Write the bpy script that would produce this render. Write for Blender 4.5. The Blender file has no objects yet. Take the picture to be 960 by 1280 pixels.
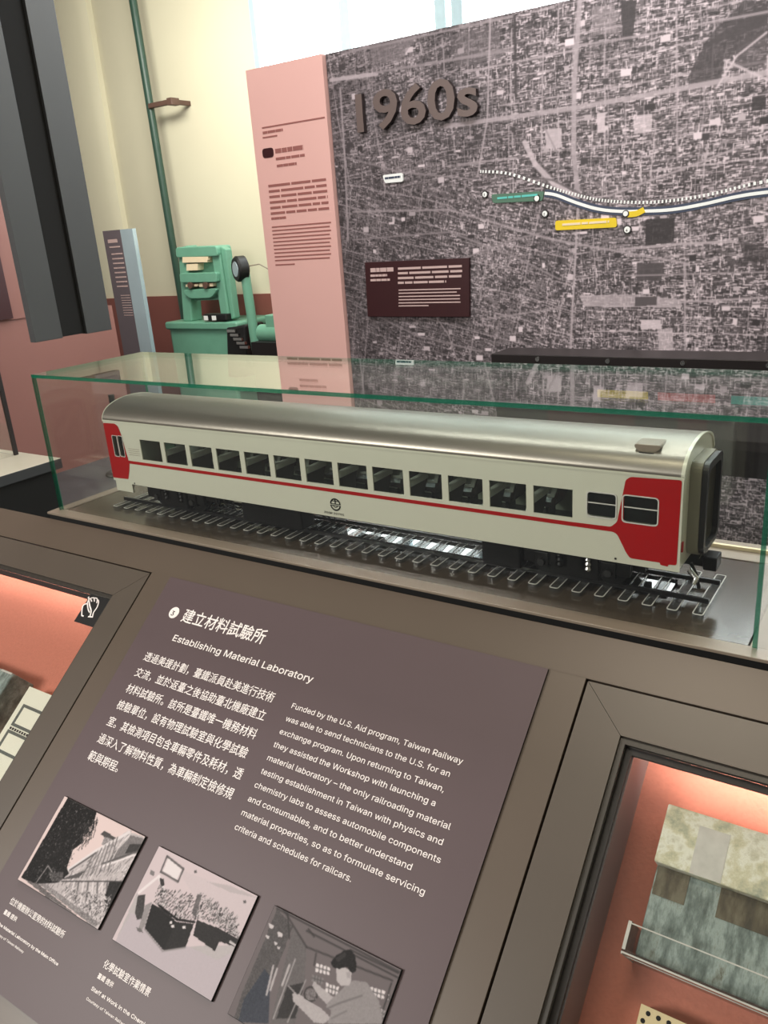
import bpy, bmesh, math, random
import numpy as np
from mathutils import Vector, Matrix
C = bpy.context.scene.collection
sc = bpy.context.scene
rng = np.random.default_rng(7)
random.seed(7)
B = 1.05                    # height of the counter top above the floor: all z below are measured from the counter top

# ------------------------------------------------------------------ camera
PITCH, ROLL, YAW, F = -0.3352, 0.0747, 0.6074, 1019.5
CAMP = np.array([1.6491, -1.0568, 0.5665])
def _rot():
    cx, sx = math.cos(PITCH), math.sin(PITCH); cy, sy = math.cos(ROLL), math.sin(ROLL); cz, sz = math.cos(YAW), math.sin(YAW)
    return np.array([[cz,-sz,0],[sz,cz,0],[0,0,1]]) @ np.array([[1,0,0],[0,cx,-sx],[0,sx,cx]]) @ np.array([[cy,0,sy],[0,1,0],[-sy,0,cy]])
RC = _rot()
cam = bpy.data.objects.new('camera', bpy.data.cameras.new('camera')); C.objects.link(cam)
cam.data.sensor_fit = 'HORIZONTAL'; cam.data.sensor_width = 36; cam.data.lens = F*36/960
cam.data.clip_start = 0.02; cam.data.clip_end = 100
M = Matrix(((RC[0,0], RC[0,2], -RC[0,1], CAMP[0]), (RC[1,0], RC[1,2], -RC[1,1], CAMP[1]), (RC[2,0], RC[2,2], -RC[2,1], CAMP[2]+B), (0,0,0,1)))
cam.matrix_world = M
sc.camera = cam
# ------------------------------------------------------------------ world, lights, exposure
w = bpy.data.worlds.new('world'); sc.world = w; w.use_nodes = True
w.node_tree.nodes['Background'].inputs[0].default_value = (1.0, 0.93, 0.84, 1)
w.node_tree.nodes['Background'].inputs[1].default_value = 0.34
sc.view_settings.view_transform = 'Standard'; sc.view_settings.look = 'None'
sc.view_settings.exposure = 0.0; sc.view_settings.gamma = 1.0; sc.view_settings.use_curve_mapping = False
def area(name, loc, target, size, power, col=(1,1,1), sy=None, spread=None):  # lamps out of view and without fixtures, added to light the scene
    l = bpy.data.lights.new(name, 'AREA'); l.energy = power; l.color = col; l.size = size
    if sy: l.shape = 'RECTANGLE'; l.size_y = sy
    if spread: l.spread = spread
    o = bpy.data.objects.new(name, l); C.objects.link(o)
    o.location = (loc[0], loc[1], loc[2]+B)
    d = Vector(target)-Vector(loc); o.rotation_euler = d.to_track_quat('-Z','Y').to_euler()
    return o
area('unseen_lamp', (-1.4, -3.5, 1.95), (0.7, 0.2, 0.1), 1.8, 150, (1, .96, .90), 0.8)
area('unseen_lamp', (1.15, -.80, 2.25), (1.3, -.05, 0), 1.0, 17, (1, .86, .68), 0.35)  # added in the desk's mirror direction for a warm glare at upper right
area('unseen_lamp', (1.35, 1.5, 1.95), (1.1, .2, 0), 1.1, 28, (1, .97, .93), 0.4)  # unseen back light, added to brighten the base board beyond the coach's shadow
area('unseen_lamp', (0.2, 1.2, 3.0), (0.2, 3.0, .2), 2.4, 95, (1, .97, .95), 0.5)
area('unseen_lamp', (-3.2, 3.1, 2.5), (-4.3, 5.0, .3), 1.8, 82, (1, .97, .86), 0.6)  # unseen, aimed low to brighten the lower cream wall and its reflection
area('unseen_lamp', (-2.2, 1.6, 2.9), (-4.0, 2.6, .2), 1.2, 16, (1, .93, .88), 0.8)

# ------------------------------------------------------------------ materials
def lin(c): return tuple(((v/255)/12.92 if v/255 <= .04045 else ((v/255+.055)/1.055)**2.4) for v in c)
def nt(name):
    m = bpy.data.materials.new(name); m.use_nodes = True
    return m, m.node_tree, m.node_tree.nodes['Principled BSDF']
def mat(name, rgb, rough=.5, metal=0., var=.08, scale=20., bump=0., coat=0., spec=.5, emit=0., alpha=None):
    m, t, p = nt(name); N = t.nodes; L = t.links
    c = lin(rgb)
    tc = N.new('ShaderNodeTexCoord'); no = N.new('ShaderNodeTexNoise'); no.inputs['Scale'].default_value = scale; no.inputs['Detail'].default_value = 5
    L.new(tc.outputs['Object'], no.inputs['Vector'])
    mx = N.new('ShaderNodeMix'); mx.data_type = 'RGBA'
    mx.inputs[6].default_value = tuple(v*(1-var) for v in c)+(1,); mx.inputs[7].default_value = tuple(min(1, v*(1+var)) for v in c)+(1,)
    L.new(no.outputs['Fac'], mx.inputs[0]); L.new(mx.outputs[2], p.inputs['Base Color'])
    p.inputs['Roughness'].default_value = rough; p.inputs['Metallic'].default_value = metal
    p.inputs['Coat Weight'].default_value = coat; p.inputs['Coat Roughness'].default_value = .05
    p.inputs['Specular IOR Level'].default_value = spec
    if bump:
        b = N.new('ShaderNodeBump'); b.inputs['Strength'].default_value = bump; b.inputs['Distance'].default_value = .002
        L.new(no.outputs['Fac'], b.inputs['Height']); L.new(b.outputs[0], p.inputs['Normal'])
    if emit:
        p.inputs['Emission Color'].default_value = c+(1,); p.inputs['Emission Strength'].default_value = emit
    return m
def mottle(name, stops, scale, rough=.6, stretch=(1,1,1)):
    m, t, p = nt(name); N = t.nodes; L = t.links
    tc = N.new('ShaderNodeTexCoord'); mp = N.new('ShaderNodeMapping'); mp.inputs['Scale'].default_value = stretch
    no = N.new('ShaderNodeTexNoise'); no.inputs['Scale'].default_value = scale; no.inputs['Detail'].default_value = 8; no.inputs['Roughness'].default_value = .68
    L.new(tc.outputs['Object'], mp.inputs[0]); L.new(mp.outputs[0], no.inputs['Vector'])
    r = N.new('ShaderNodeValToRGB'); e = r.color_ramp.elements
    while len(e) < len(stops): e.new(.5)
    for q, (pos, c) in zip(e, stops): q.position = pos; q.color = lin(c)+(1,)
    L.new(no.outputs['Fac'], r.inputs[0]); L.new(r.outputs[0], p.inputs['Base Color']); p.inputs['Roughness'].default_value = rough
    b = N.new('ShaderNodeBump'); b.inputs['Strength'].default_value = .5; b.inputs['Distance'].default_value = .001
    L.new(no.outputs['Fac'], b.inputs['Height']); L.new(b.outputs[0], p.inputs['Normal'])
    return m
def glass(name, tint=(.982,.990,.982), rough=0., ior=1.5, base=None, dens=0.):
    m = bpy.data.materials.new(name); m.use_nodes = True; t = m.node_tree; N = t.nodes; L = t.links; N.clear()
    out = N.new('ShaderNodeOutputMaterial'); mx = N.new('ShaderNodeMixShader'); tr = N.new('ShaderNodeBsdfTransparent'); gl = N.new('ShaderNodeBsdfGlossy')
    tr.inputs[0].default_value = tint+(1,); gl.inputs['Roughness'].default_value = rough; gl.inputs['Color'].default_value = (1,1,1,1)
    fr = N.new('ShaderNodeFresnel'); ge = N.new('ShaderNodeNewGeometry'); mi = N.new('ShaderNodeMix'); mi.data_type = 'FLOAT'
    mi.inputs[2].default_value = ior; mi.inputs[3].default_value = 1/ior       # the back face of the pane is seen from inside: undo the node's own swap
    L.new(ge.outputs['Backfacing'], mi.inputs[0]); L.new(mi.outputs[0], fr.inputs['IOR'])
    L.new(fr.outputs[0], mx.inputs[0]); L.new(tr.outputs[0], mx.inputs[1]); L.new(gl.outputs[0], mx.inputs[2])
    last = mx
    if base:
        df = N.new('ShaderNodeBsdfDiffuse'); df.inputs[0].default_value = lin(base)+(1,)
        no = N.new('ShaderNodeTexNoise'); no.inputs['Scale'].default_value = 60
        m2 = N.new('ShaderNodeMixShader'); m2.inputs[0].default_value = dens
        L.new(mx.outputs[0], m2.inputs[1]); L.new(df.outputs[0], m2.inputs[2]); last = m2
    L.new(last.outputs[0], out.inputs[0])
    return m
def vcol(name, rough=.45, spec=.5):
    m, t, p = nt(name); a = t.nodes.new('ShaderNodeVertexColor'); a.layer_name = 'print'
    t.links.new(a.outputs[0], p.inputs['Base Color']); p.inputs['Roughness'].default_value = rough; p.inputs['Specular IOR Level'].default_value = spec
    return m
MT = dict(
 floor=mat('dark_polished_floor', (62,66,70), .30, var=.35, scale=6, spec=.6),
 ceil=mat('ceiling_paint', (150,146,140), .8),
 cream=mat('cream_plaster', (216,211,186), .7, var=.06, scale=1.2, bump=.1),
 maroon=mat('maroon_dado_paint', (128,74,66), .55, var=.1, scale=2),
 pink=mat('dusty_pink_board', (130,88,80), .6, var=.05, scale=3),
 pinkpanel=mat('pink_graphic_print', (222,176,168), .55, var=.03, scale=3),
 steel=mat('charcoal_painted_steel', (58,60,62), .5, var=.08, scale=5),
 black=mat('black_paint', (14,14,15), .5, var=.2),
 blackgap=mat('black_gap', (5,5,5), .9),
 desk=mat('taupe_satin_paint', (92,81,71), .36, var=.05, scale=9, spec=.5),
 desk2=mat('taupe_satin_paint_frame', (86,78,70), .36, var=.05, scale=9, spec=.5),
 lip=mat('lip_metal', (140,128,114), .35, metal=.2, var=.05),
 base=mat('glossy_base_board', (70,61,51), .17, var=.06, scale=30, spec=.7),
 bed=mat('glossy_black_reflector', (40,40,40), .03, spec=.9, coat=.6, var=.02),  # only for the added reflector strip between the rails
 panel=mat('mauve_grey_print', (90,76,79), .45, var=.04, scale=8, spec=.35),
 panelside=mat('panel_edge', (34,28,28), .6), step=mat('frame_step_grey', (58,55,50), .4),
 ink=mat('white_ink', (246,238,236), .6, var=.02),
 felt=mat('salmon_felt', (204,130,112), .95, var=.12, scale=160, bump=.5, spec=.1),
 inner=mat('showcase_inner_wall', (112,106,110), .3, var=.15, scale=7),
 train=mat('train_ivory_paint', (200,200,183), .32, var=.03, scale=10, coat=.3),
 red=mat('train_red_paint', (158,2,6), .35, var=.05, coat=.0, spec=.3),
 roof=mat('brushed_silver_roof', (138,132,124), .36, metal=.8, var=.01, scale=3),
 seatdark=mat('seat_dark_vinyl', (48,34,30), .4, var=.3, scale=90),
 seatgrey=mat('seat_grey_cover', (176,174,166), .6), cover=mat('headrest_white_cloth', (236,234,226), .7),
 blackm=mat('undercarriage_black', (6,6,6), .45, var=.4, scale=90, spec=.2),
 silver=mat('bright_metal', (190,190,188), .25, metal=1.),
 gang=mat('gangway_olive_grey', (124,120,102), .45), rubber=mat('gangway_rubber', (22,22,22), .45, var=.2),
 rail=mat('black_rail', (14,14,15), .3),
 glass=glass('clear_glass'), topglass=glass('reflective_top_glass', ior=1.75, tint=(.92,.97,.94)),  # top pane: refractive index raised to strengthen its reflections
 tglass=glass('dark_train_glass', tint=(.86,.90,.87), ior=1.45),
 edge=glass('green_glass_edge', tint=(.30,.62,.50), ior=1.5, base=(10,104,80), dens=.62),
 acr=glass('clear_acrylic', tint=(.80,.82,.82), ior=1.5, base=(96,96,94), dens=.22),
 acre=mat('acrylic_polished_edge', (198,196,190), .25, var=.2, scale=80),
 green=mat('machine_green_enamel', (106,160,136), .35, var=.12, scale=12),
 dgreen=mat('dark_green_pipe_paint', (44,72,60), .4, var=.1),
 bracket=mat('brown_bracket', (92,68,58), .5),
 cream2=mat('cream_label', (232,214,180), .6),
 steelside=mat('pale_steel_side', (172,190,198), .25, metal=.4, var=.2, scale=3),
 sign=mat('grey_mauve_sign', (98,88,94), .5, var=.05),
 plate=mat('dark_maroon_plate', (52,20,24), .4, var=.1),
 inkp=mat('maroon_ink', (146,92,86), .7),
 inkw=mat('pale_ink', (196,170,166), .7),
 shadeside=mat('numeral_side_shade', (50,40,40), .5), brownnum=mat('raised_numeral_brown', (100,86,82), .45, var=.1, scale=5),  # side shadow of the numerals put into a darker side colour
 navy=mat('navy_line', (52,62,84), .5),
 white=mat('white_line', (235,238,235), .5),
 yellow=mat('yellow_tag', (226,196,20), .5),
 tgreen=mat('green_tag', (76,112,92), .5),
 dark=mat('dark_info_rail', (30,25,25), .3, var=.2, scale=4, spec=.5),
 rtag=mat('red_tag', (196,74,70), .5), ttag=mat('teal_tag', (90,190,180), .5),
 paper=mat('printed_paper', (232,230,214), .7, var=.03), pink2=mat('print_grey', (92,96,92), .7, var=.4, scale=220),
 slabl=mottle('pale_weathered_slab', [(.34,(150,156,140)),(.45,(200,196,166)),(.54,(226,226,212)),(.66,(188,184,160))], 26, .5),
 slabd=mottle('green_grey_weathered_slab', [(.34,(74,86,82)),(.47,(112,126,122)),(.57,(150,164,160)),(.68,(96,98,84))], 30, .55, (2.2,.7,1)),
 slabb=mottle('brown_band', [(.36,(58,52,40)),(.5,(84,76,58)),(.64,(108,102,84))], 34, .6, (2,.6,1)),
 perf=mat('cream_perforated_card', (222,204,162), .6, var=.05),
 windowglow=None, mull=mat('pale_mullion', (172,200,210), .5),
 pedtop=mat('pale_pedestal_top', (176,170,152), .3, var=.05),
)
m, t, p = nt('daylit_window_pane'); p.inputs['Base Color'].default_value = (.8,.8,.8,1); p.inputs['Emission Color'].default_value = (.93,.98,1,1); p.inputs['Emission Strength'].default_value = 7.0
MT['windowglow'] = m
MT['print'] = vcol('photographic_print', .5, .12)
MT['mapprint'] = vcol('aerial_map_print', .5, .3)

# ------------------------------------------------------------------ building helpers
TH = 0.6657; P0 = np.array([0., -.03, -.022])
CT, ST = math.cos(TH), math.sin(TH)
# 'D' frame: the sloping desk. local (x, -s, n): s runs down the slope from the desk's upper edge, n is the height above its surface
class MB:
    def __init__(s): s.v = []; s.f = []; s.m = []
    def face(s, pts, mi=0):
        b = len(s.v); s.v += [tuple(p) for p in pts]; s.f.append(tuple(range(b, b+len(pts)))); s.m.append(mi); return s
    def box(s, x0, x1, y0, y1, z0, z1, mi=0, side=None):
        x0, x1 = sorted((x0, x1)); y0, y1 = sorted((y0, y1)); z0, z1 = sorted((z0, z1)); b = len(s.v)
        s.v += [(x0,y0,z0),(x1,y0,z0),(x1,y1,z0),(x0,y1,z0),(x0,y0,z1),(x1,y0,z1),(x1,y1,z1),(x0,y1,z1)]
        fs = [(0,3,2,1),(4,5,6,7),(0,1,5,4),(1,2,6,5),(2,3,7,6),(3,0,4,7)]
        for k, f in enumerate(fs):
            s.f.append(tuple(b+i for i in f)); s.m.append(mi if side is None else side[k])
        return s
    def prism(s, poly, ax, a, b2, mi=0, cap=None):
        def P(u, v, t): return {'x': (t,u,v), 'y': (u,t,v), 'z': (u,v,t)}[ax]
        n = len(poly); b = len(s.v)
        s.v += [P(u,v,a) for u,v in poly]+[P(u,v,b2) for u,v in poly]
        s.f.append(tuple(b+i for i in range(n))[::-1]); s.m.append(mi if cap is None else cap)
        s.f.append(tuple(b+n+i for i in range(n))); s.m.append(mi if cap is None else cap)
        for i in range(n):
            j = (i+1) % n; s.f.append((b+i, b+j, b+n+j, b+n+i)); s.m.append(mi)
        return s
    def tube(s, path, r, seg=12, mi=0):
        path = [Vector(p) for p in path]; b = len(s.v); n = len(path)
        for i, p in enumerate(path):
            d = (path[min(i+1, n-1)]-path[max(i-1, 0)]).normalized()
            u = d.orthogonal().normalized() if i == 0 else (u-d*u.dot(d)).normalized(); v = d.cross(u)
            rr = r[i] if isinstance(r, (list, tuple)) else r
            for k in range(seg):
                a = 2*math.pi*k/seg; s.v.append(tuple(p+u*math.cos(a)*rr+v*math.sin(a)*rr))
        for i in range(n-1):
            for k in range(seg):
                k2 = (k+1) % seg; s.f.append((b+i*seg+k, b+i*seg+k2, b+(i+1)*seg+k2, b+(i+1)*seg+k)); s.m.append(mi)
        s.f.append(tuple(b+k for k in range(seg))[::-1]); s.m.append(mi)
        s.f.append(tuple(b+(n-1)*seg+k for k in range(seg))); s.m.append(mi)
        return s
    def lathe(s, c, ax, prof, seg=20, mi=0):
        b = len(s.v)
        for a_, r in prof:
            for k in range(seg):
                a = 2*math.pi*k/seg; u, v = r*math.cos(a), r*math.sin(a)
                d = {'x': (a_,u,v), 'y': (u,a_,v), 'z': (u,v,a_)}[ax]
                s.v.append((c[0]+d[0], c[1]+d[1], c[2]+d[2]))
        for i in range(len(prof)-1):
            for k in range(seg):
                k2 = (k+1) % seg; s.f.append((b+i*seg+k, b+i*seg+k2, b+(i+1)*seg+k2, b+(i+1)*seg+k)); s.m.append(mi)
        for q in (0, len(prof)-1):
            s.f.append(tuple(b+q*seg+k for k in range(seg))); s.m.append(mi)
        return s
def poly_round(pts, r, seg=4):
    out = []; n = len(pts)
    for i in range(n):
        p = Vector(pts[i]); a = Vector(pts[i-1]); c = Vector(pts[(i+1) % n])
        ra = min(r, (a-p).length*.45, (c-p).length*.45)
        s_ = p+(a-p).normalized()*ra; e = p+(c-p).normalized()*ra
        for k in range(seg+1):
            t_ = k/seg; out.append(tuple(s_*(1-t_)**2+p*2*t_*(1-t_)+e*t_*t_))
    return out
ORG = {}
def frame_mat(fr, org):
    if fr == 'D':
        R_ = Matrix.Rotation(TH, 4, 'X')
        base = Matrix.Translation((P0[0], P0[1], P0[2]+B)) @ R_ @ Matrix.Translation(org)
        return base
    return Matrix.Translation((org[0], org[1], org[2]+B))
def put(o, fr, org, parent):
    ORG[o.name] = (fr, Vector(org))
    if parent:
        o.parent = parent; pf, po = ORG[parent.name]
        if pf == fr: o.location = Vector(org)-po
        else: o.matrix_basis = frame_mat(pf, po).inverted() @ frame_mat(fr, org)
    else:
        o.matrix_world = frame_mat(fr, org)
def tag(o, label=None, cat=None, group=None, kind=None):
    if label: o['label'] = label
    if cat: o['category'] = cat
    if group: o['group'] = group
    if kind: o['kind'] = kind
    return o
def thing(name, label, cat, org=(0,0,0), fr='W', group=None):
    o = bpy.data.objects.new(name, None); C.objects.link(o); o.empty_display_size = .05
    put(o, fr, org, None); return tag(o, label, cat, group)
def obj(name, mb, mats, parent=None, fr=None, org=None, smooth=False, bevel=0., fix=True, label=None):
    me = bpy.data.meshes.new(name)
    if org is None: org = ORG[parent.name][1] if parent else (0,0,0)
    if fr is None: fr = ORG[parent.name][0] if parent else 'W'
    ox, oy, oz = org
    me.from_pydata([(x-ox, y-oy, z-oz) for x,y,z in mb.v], [], mb.f)
    for mm in (mats if isinstance(mats, (list,tuple)) else [mats]): me.materials.append(MT[mm])
    me.polygons.foreach_set('material_index', mb.m)
    if fix:
        bm = bmesh.new(); bm.from_mesh(me); bmesh.ops.remove_doubles(bm, verts=bm.verts, dist=1e-6); bmesh.ops.recalc_face_normals(bm, faces=bm.faces); bm.to_mesh(me); bm.free()
    if smooth:
        me.polygons.foreach_set('use_smooth', [True]*len(me.polygons))
        me.set_sharp_from_angle(angle=math.radians(40))
    me.update()
    o = bpy.data.objects.new(name, me); C.objects.link(o); put(o, fr, org, parent)
    if bevel:
        b = o.modifiers.new('bevel', 'BEVEL'); b.width = bevel; b.segments = 2; b.limit_method = 'ANGLE'
    if label: o['label'] = label
    return o
def dup(o, delta, parent=None, label=None):
    c = o.copy(); C.objects.link(c); c.location = o.location+Vector(delta)
    fr, og = ORG[o.name]; ORG[c.name] = (fr, og+Vector(delta))
    if parent: c.parent = parent
    if label: c['label'] = label
    return c
def px_ray(x, y): return RC @ np.array([(x-480)/F, 1, -(y-640)/F])
def wall_pt(x, y, Y=2.99):                         # photo pixel -> point on the vertical plane y=Y, as (X, z)
    d = px_ray(x, y); P = CAMP+d*(Y-CAMP[1])/d[1]; return float(P[0]), float(P[2])
NRM = np.array([0, -ST, CT])
def desk_pt(x, y, n=0.):                           # photo pixel -> (X, s) on the desk plane
    Q = P0+n*NRM; d = px_ray(x, y); P = CAMP+d*np.dot(Q-CAMP, NRM)/np.dot(d, NRM)
    return float(P[0]), float(np.dot(P-Q, [0,-CT,-ST]))
try: FONT = bpy.data.fonts.load(bpy.utils.resource_path('LOCAL')+'/datafiles/fonts/Inter.woff2')   # the font that ships inside Blender
except Exception: FONT = None
def text_mb(s, x0, y0, width=None, size=None, weight=0., extrude=0., align='L', shear=0., plane='xy', off=0., xs=None, latin=True):
    """flat lettering as mesh; baseline starts at (x0, y0) of the plane; size = letter size; width = wanted length"""
    cu = bpy.data.curves.new('lettering', 'FONT'); cu.body = s; cu.size = 1
    if FONT and latin and all(ord(ch) < 0x2e80 for ch in s): cu.font = FONT
    cu.offset = weight if extrude else 0; cu.extrude = 0; cu.shear = shear; cu.resolution_u = 3
    o = bpy.data.objects.new('lettering', cu); C.objects.link(o)
    dg = bpy.context.evaluated_depsgraph_get(); me = bpy.data.meshes.new_from_object(o.evaluated_get(dg))
    v = np.array([tuple(q.co) for q in me.vertices]) if len(me.vertices) else np.zeros((1,3)); fs = [tuple(p_.vertices) for p_ in me.polygons]
    bpy.data.objects.remove(o); bpy.data.curves.remove(cu); bpy.data.meshes.remove(me)
    mn, mx = v[:,0].min(), v[:,0].max()
    if size is None: size = width/(mx-mn)
    sx = (width/(mx-mn)) if width else size*(xs or 1)
    X_ = x0+(v[:,0]-mn)*sx; Y_ = y0+v[:,1]*size
    mb = MB()
    if plane == 'xy': mb.v = [(a, b, off) for a, b in zip(X_, Y_)]
    else: mb.v = [(a, off, b) for a, b in zip(X_, Y_)]
    mb.f = fs; mb.m = [0]*len(fs)
    if weight and not extrude:                      # bolder strokes: the same flat letters laid again a hair's breadth aside
        base = mb; e = weight*size*.9; sg_n = 1 if plane == 'xy' else -1
        for i_, (dx_, dy_) in enumerate(((e,0),(-e,0),(0,e),(0,-e))):
            c = MB(); k_ = sg_n*.00002*(i_+1)
            c.v = [(p_[0]+dx_, p_[1]+(dy_ if plane == 'xy' else k_), p_[2]+(k_ if plane == 'xy' else dy_)) for p_ in base.v]; c.f = fs; c.m = [0]*len(fs); mb = join(mb, c)
    return mb
def extrude_flat(mb, plane, d):
    """thicken flat lettering"""
    bm = bmesh.new(); vs = [bm.verts.new(q) for q in mb.v]; bm.verts.ensure_lookup_table()
    for f in mb.f:
        try: bm.faces.new([vs[i] for i in f])
        except ValueError: pass
    bmesh.ops.remove_doubles(bm, verts=bm.verts, dist=1e-6)
    r = bmesh.ops.extrude_face_region(bm, geom=list(bm.faces))
    bmesh.ops.translate(bm, vec=(0,0,d) if plane == 'xy' else (0,d,0), verts=[g for g in r['geom'] if isinstance(g, bmesh.types.BMVert)])
    out = MB(); bm.verts.index_update(); out.v = [tuple(q.co) for q in bm.verts]; out.f = [tuple(q.index for q in f.verts) for f in bm.faces]; bm.normal_update(); k_ = 2 if plane == 'xy' else 1; out.m = [0 if abs(f.normal[k_]) > .7 else 1 for f in bm.faces]; bm.free()
    return out
def join(*mbs):
    o = MB()
    for q in mbs:
        b = len(o.v); o.v += q.v; o.f += [tuple(i+b for i in f) for f in q.f]; o.m += q.m
    return o

# ------------------------------------------------------------------ the room
def structure(name, mb, mats, **k): return tag(obj(name, mb, mats, **k), kind='structure')
structure('floor', MB().box(-8, 6, -5, 7, -1.15, -1.05), 'floor')
structure('ceiling', MB().box(-8, 6, -5, 7, 3.6, 3.7), 'ceil')
YB = 5.0
wx = -3.545                                         # right edge of the cream wall, where the window band starts
wb = MB().box(-8, wx, YB, YB+.3, .05, 3.6)
# shallow pilaster with rounded sides beside the pipe
pil = []
for k in range(13):
    a = math.pi*k/12; pil.append((-5.95-.42*math.cos(a), YB-.13*math.sin(a)**.6 if 0 < k < 12 else YB+.05))
wb.prism(pil, 'z', .05, 3.6)
wb.box(wx, 6, YB, YB+.3, .05, 1.15)
structure('wall_back', wb, 'cream', smooth=True)
db = MB().box(-8, 6, YB-.03, YB+.3, -1.05, .05)
db.prism([(x, y-.04) for x, y in pil], 'z', -1.05, .05)
structure('trim_1', db, 'maroon', smooth=True)
# window band over the map wall
win = structure('window_1', MB().box(wx, 6, YB-.02, YB+.04, 1.15, 1.22).box(wx, 6, YB-.02, YB+.04, 3.5, 3.6).box(wx, wx+.05, YB-.02, YB+.04, 1.2, 3.5), 'mull')
for k in range(8):
    x0 = wx+.05+k*1.18
    obj('pane', MB().box(x0, x0+1.18, YB+.08, YB+.1, 1.2, 3.55), 'windowglow', win)
mx0 = wall_pt(431, 10, YB)[0]
for x in (mx0, wall_pt(551, 5, YB)[0], wall_pt(572, 5, YB)[0], .6, 1.9, 3.1):
    obj('mullion', MB().box(x-.045, x+.045, YB-.02, YB+.03, 1.2, 3.5), 'mull', win)
structure('wall_right', MB().box(6, 6.2, -5, 7, -1.05, 3.6), 'cream')

# left partition: low pink wall, upper pink board with a dark text plate, twin steel posts standing on the low wall
XL = -3.9
structure('wall_left', MB().box(XL-.35, XL, -3, 3.33, -1.05, .13), 'pink')
pb = thing('pink_wall_board', 'tall dusty pink wall board behind the hanging charcoal posts', 'board', (XL-.25, 1.2, .13))
obj('board', MB().box(XL-.3, XL+.01, -2.5, 2.62, .13, 3.0), 'pink', pb)
obj('text_plate', MB().box(XL+.01, XL+.03, -.4, 2.44, .14, 1.6), 'plate', pb, label='dark maroon text plate')
po = thing('hanging_steel_post', 'pair of charcoal steel posts with black gap hanging from the ceiling at upper left', 'post', (-.16, .2, .37))
obj('flange', MB().box(-.140, -.12, .107, .183, .368, 3.6), 'steel', po, bevel=.001)
obj('flange', MB().box(-.140, -.12, .253, .330, .368, 3.6), 'steel', po, bevel=.001)
obj('web', MB().box(-.150, -.128, .183, .253, .370, 3.6), 'blackgap', po, label='black recessed web')  # near-black colour stands in for the shade of the recess

# free-standing sign in front of the back wall
def at(x, y, Y):
    X_, z_ = wall_pt(x, y, Y); return X_, z_
sx0, sz1 = at(128, 289, 4.0); sx1, _ = at(150, 288, 4.0); sx2, _ = at(163, 287, 4.0)
ss = thing('standing_sign', 'narrow grey standing sign with pale steel side, left of the green pipe', 'sign', ((sx0+sx1)/2, 4.05, -1.05))
obj('face_board', MB().box(sx0, sx1, 4.0, 4.06, -1.05, sz1), 'sign', ss)
obj('side_panel', MB().prism([(sx1, 4.0), (sx2, 4.02), (sx2, 4.06), (sx1, 4.06)], 'z', -1.05, sz1), 'steelside', ss, label='pale bluish steel side')
sg = MB()
def bars(mb, x0, x1, z, h, y, frac=1., broken=True, seed=0):
    r = random.Random(seed+int(z*1000)); x = x0; end = x0+(x1-x0)*frac
    while x < end:
        L_ = (r.uniform(.12, .4) if broken else 2.)*(x1-x0); e = min(x+L_, end); mb.box(x, e, y-.002, y, z-h/2, z+h/2); x = e+(x1-x0)*.025
w_ = sx1-sx0
bars(sg, sx0+w_*.22, sx0+w_*.75, sz1-.09, .03, 4.0, 1, False); bars(sg, sx0+w_*.25, sx0+w_*.85, sz1-.14, .012, 4.0, 1, False)
for k in range(8): bars(sg, sx0+w_*.3, sx0+w_*.92, sz1-.20-.04*k, .012, 4.0, 1, True, k)
for k in range(9): bars(sg, sx0+w_*.42, sx0+w_*.95, sz1-.56-.022*k, .006, 4.0, 1, True, k)
tag(obj('printed_text', sg, 'inkw', ss), kind='stuff')

# green pipe with its bracket
gp = thing('wall_pipe', 'dark green vertical pipe running up the cream wall', 'pipe', (-4.55, 4.8, -1.05))
xa, za = at(166, 0, 4.8); xb, zb = at(231, 400, 4.8)
slope = (xa-xb)/(za-zb)
obj('pipe', MB().tube([(xb+slope*(-1.05-zb), 4.8, -1.05), (xa+slope*(3.6-za), 4.8, 3.6)], .036, 16), 'dgreen', gp, smooth=True)
bx, bz = at(190, 133, 4.8); bx2, bz2 = at(221, 132, 4.8)
obj('bracket', MB().box(bx, bx2-.05, 4.75, 4.80, bz-.02, bz+.02).box(bx2-.06, bx2, 4.74, 4.84, bz-.03, bz+.03).box(bx2-.05, bx2-.02, 4.8, 5.0, bz-.02, bz+.02), 'bracket', gp, bevel=.004)

# green testing machine
YM = 4.5
def P(x, y, Y=YM): return at(x, y, Y)
mc = thing('testing_machine', 'green enamelled testing machine with upright frame and rounded base', 'machine', (P(255,440)[0], YM+.2, -1.05))
x0, z1 = P(222, 309); x1, _ = P(272, 309); x0b, zb = P(228, 402); xr, _ = P(285, 400)
def quad(pts): return [P(*q) for q in pts]
fr_ = MB()
fr_.prism(quad([(222,310),(233,307),(240,402),(229,402)]), 'y', YM, YM+.14)
fr_.prism(quad([(262,307),(273,308),(287,400),(277,402)]), 'y', YM, YM+.14)
obj('upright', fr_, 'green', mc, bevel=.012)
obj('side_plate', MB().prism(quad([(273,308),(280,312),(291,398),(287,400)]), 'y', YM+.02, YM+.10), 'green', mc, bevel=.008)
obj('crosshead', MB().prism(poly_round(quad([(222,309),(273,307),(275,320),(223,322)]), .03), 'y', YM-.03, YM+.16), 'green', mc, bevel=.008)
obj('back_plate', MB().prism(quad([(224,320),(272,320),(280,375),(230,377)]), 'y', YM+.05, YM+.09), 'green', mc)
for a, b, c_, d in ((231,321,263,325), (231,325,262,328), (236,330,250,338), (235,355,250,358), (252,354,269,358)):
    obj('label_strip', MB().prism(quad([(a,b),(c_,b-.5),(c_,d-.5),(a,d)]), 'y', YM-.03, YM+.05), 'cream2', mc, label='cream label strip')
obj('grip_beam', MB().prism(poly_round(quad([(229,341),(275,340),(276,352),(230,353)]), .02), 'y', YM-.05, YM+.1), 'green', mc, bevel=.01)
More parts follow.
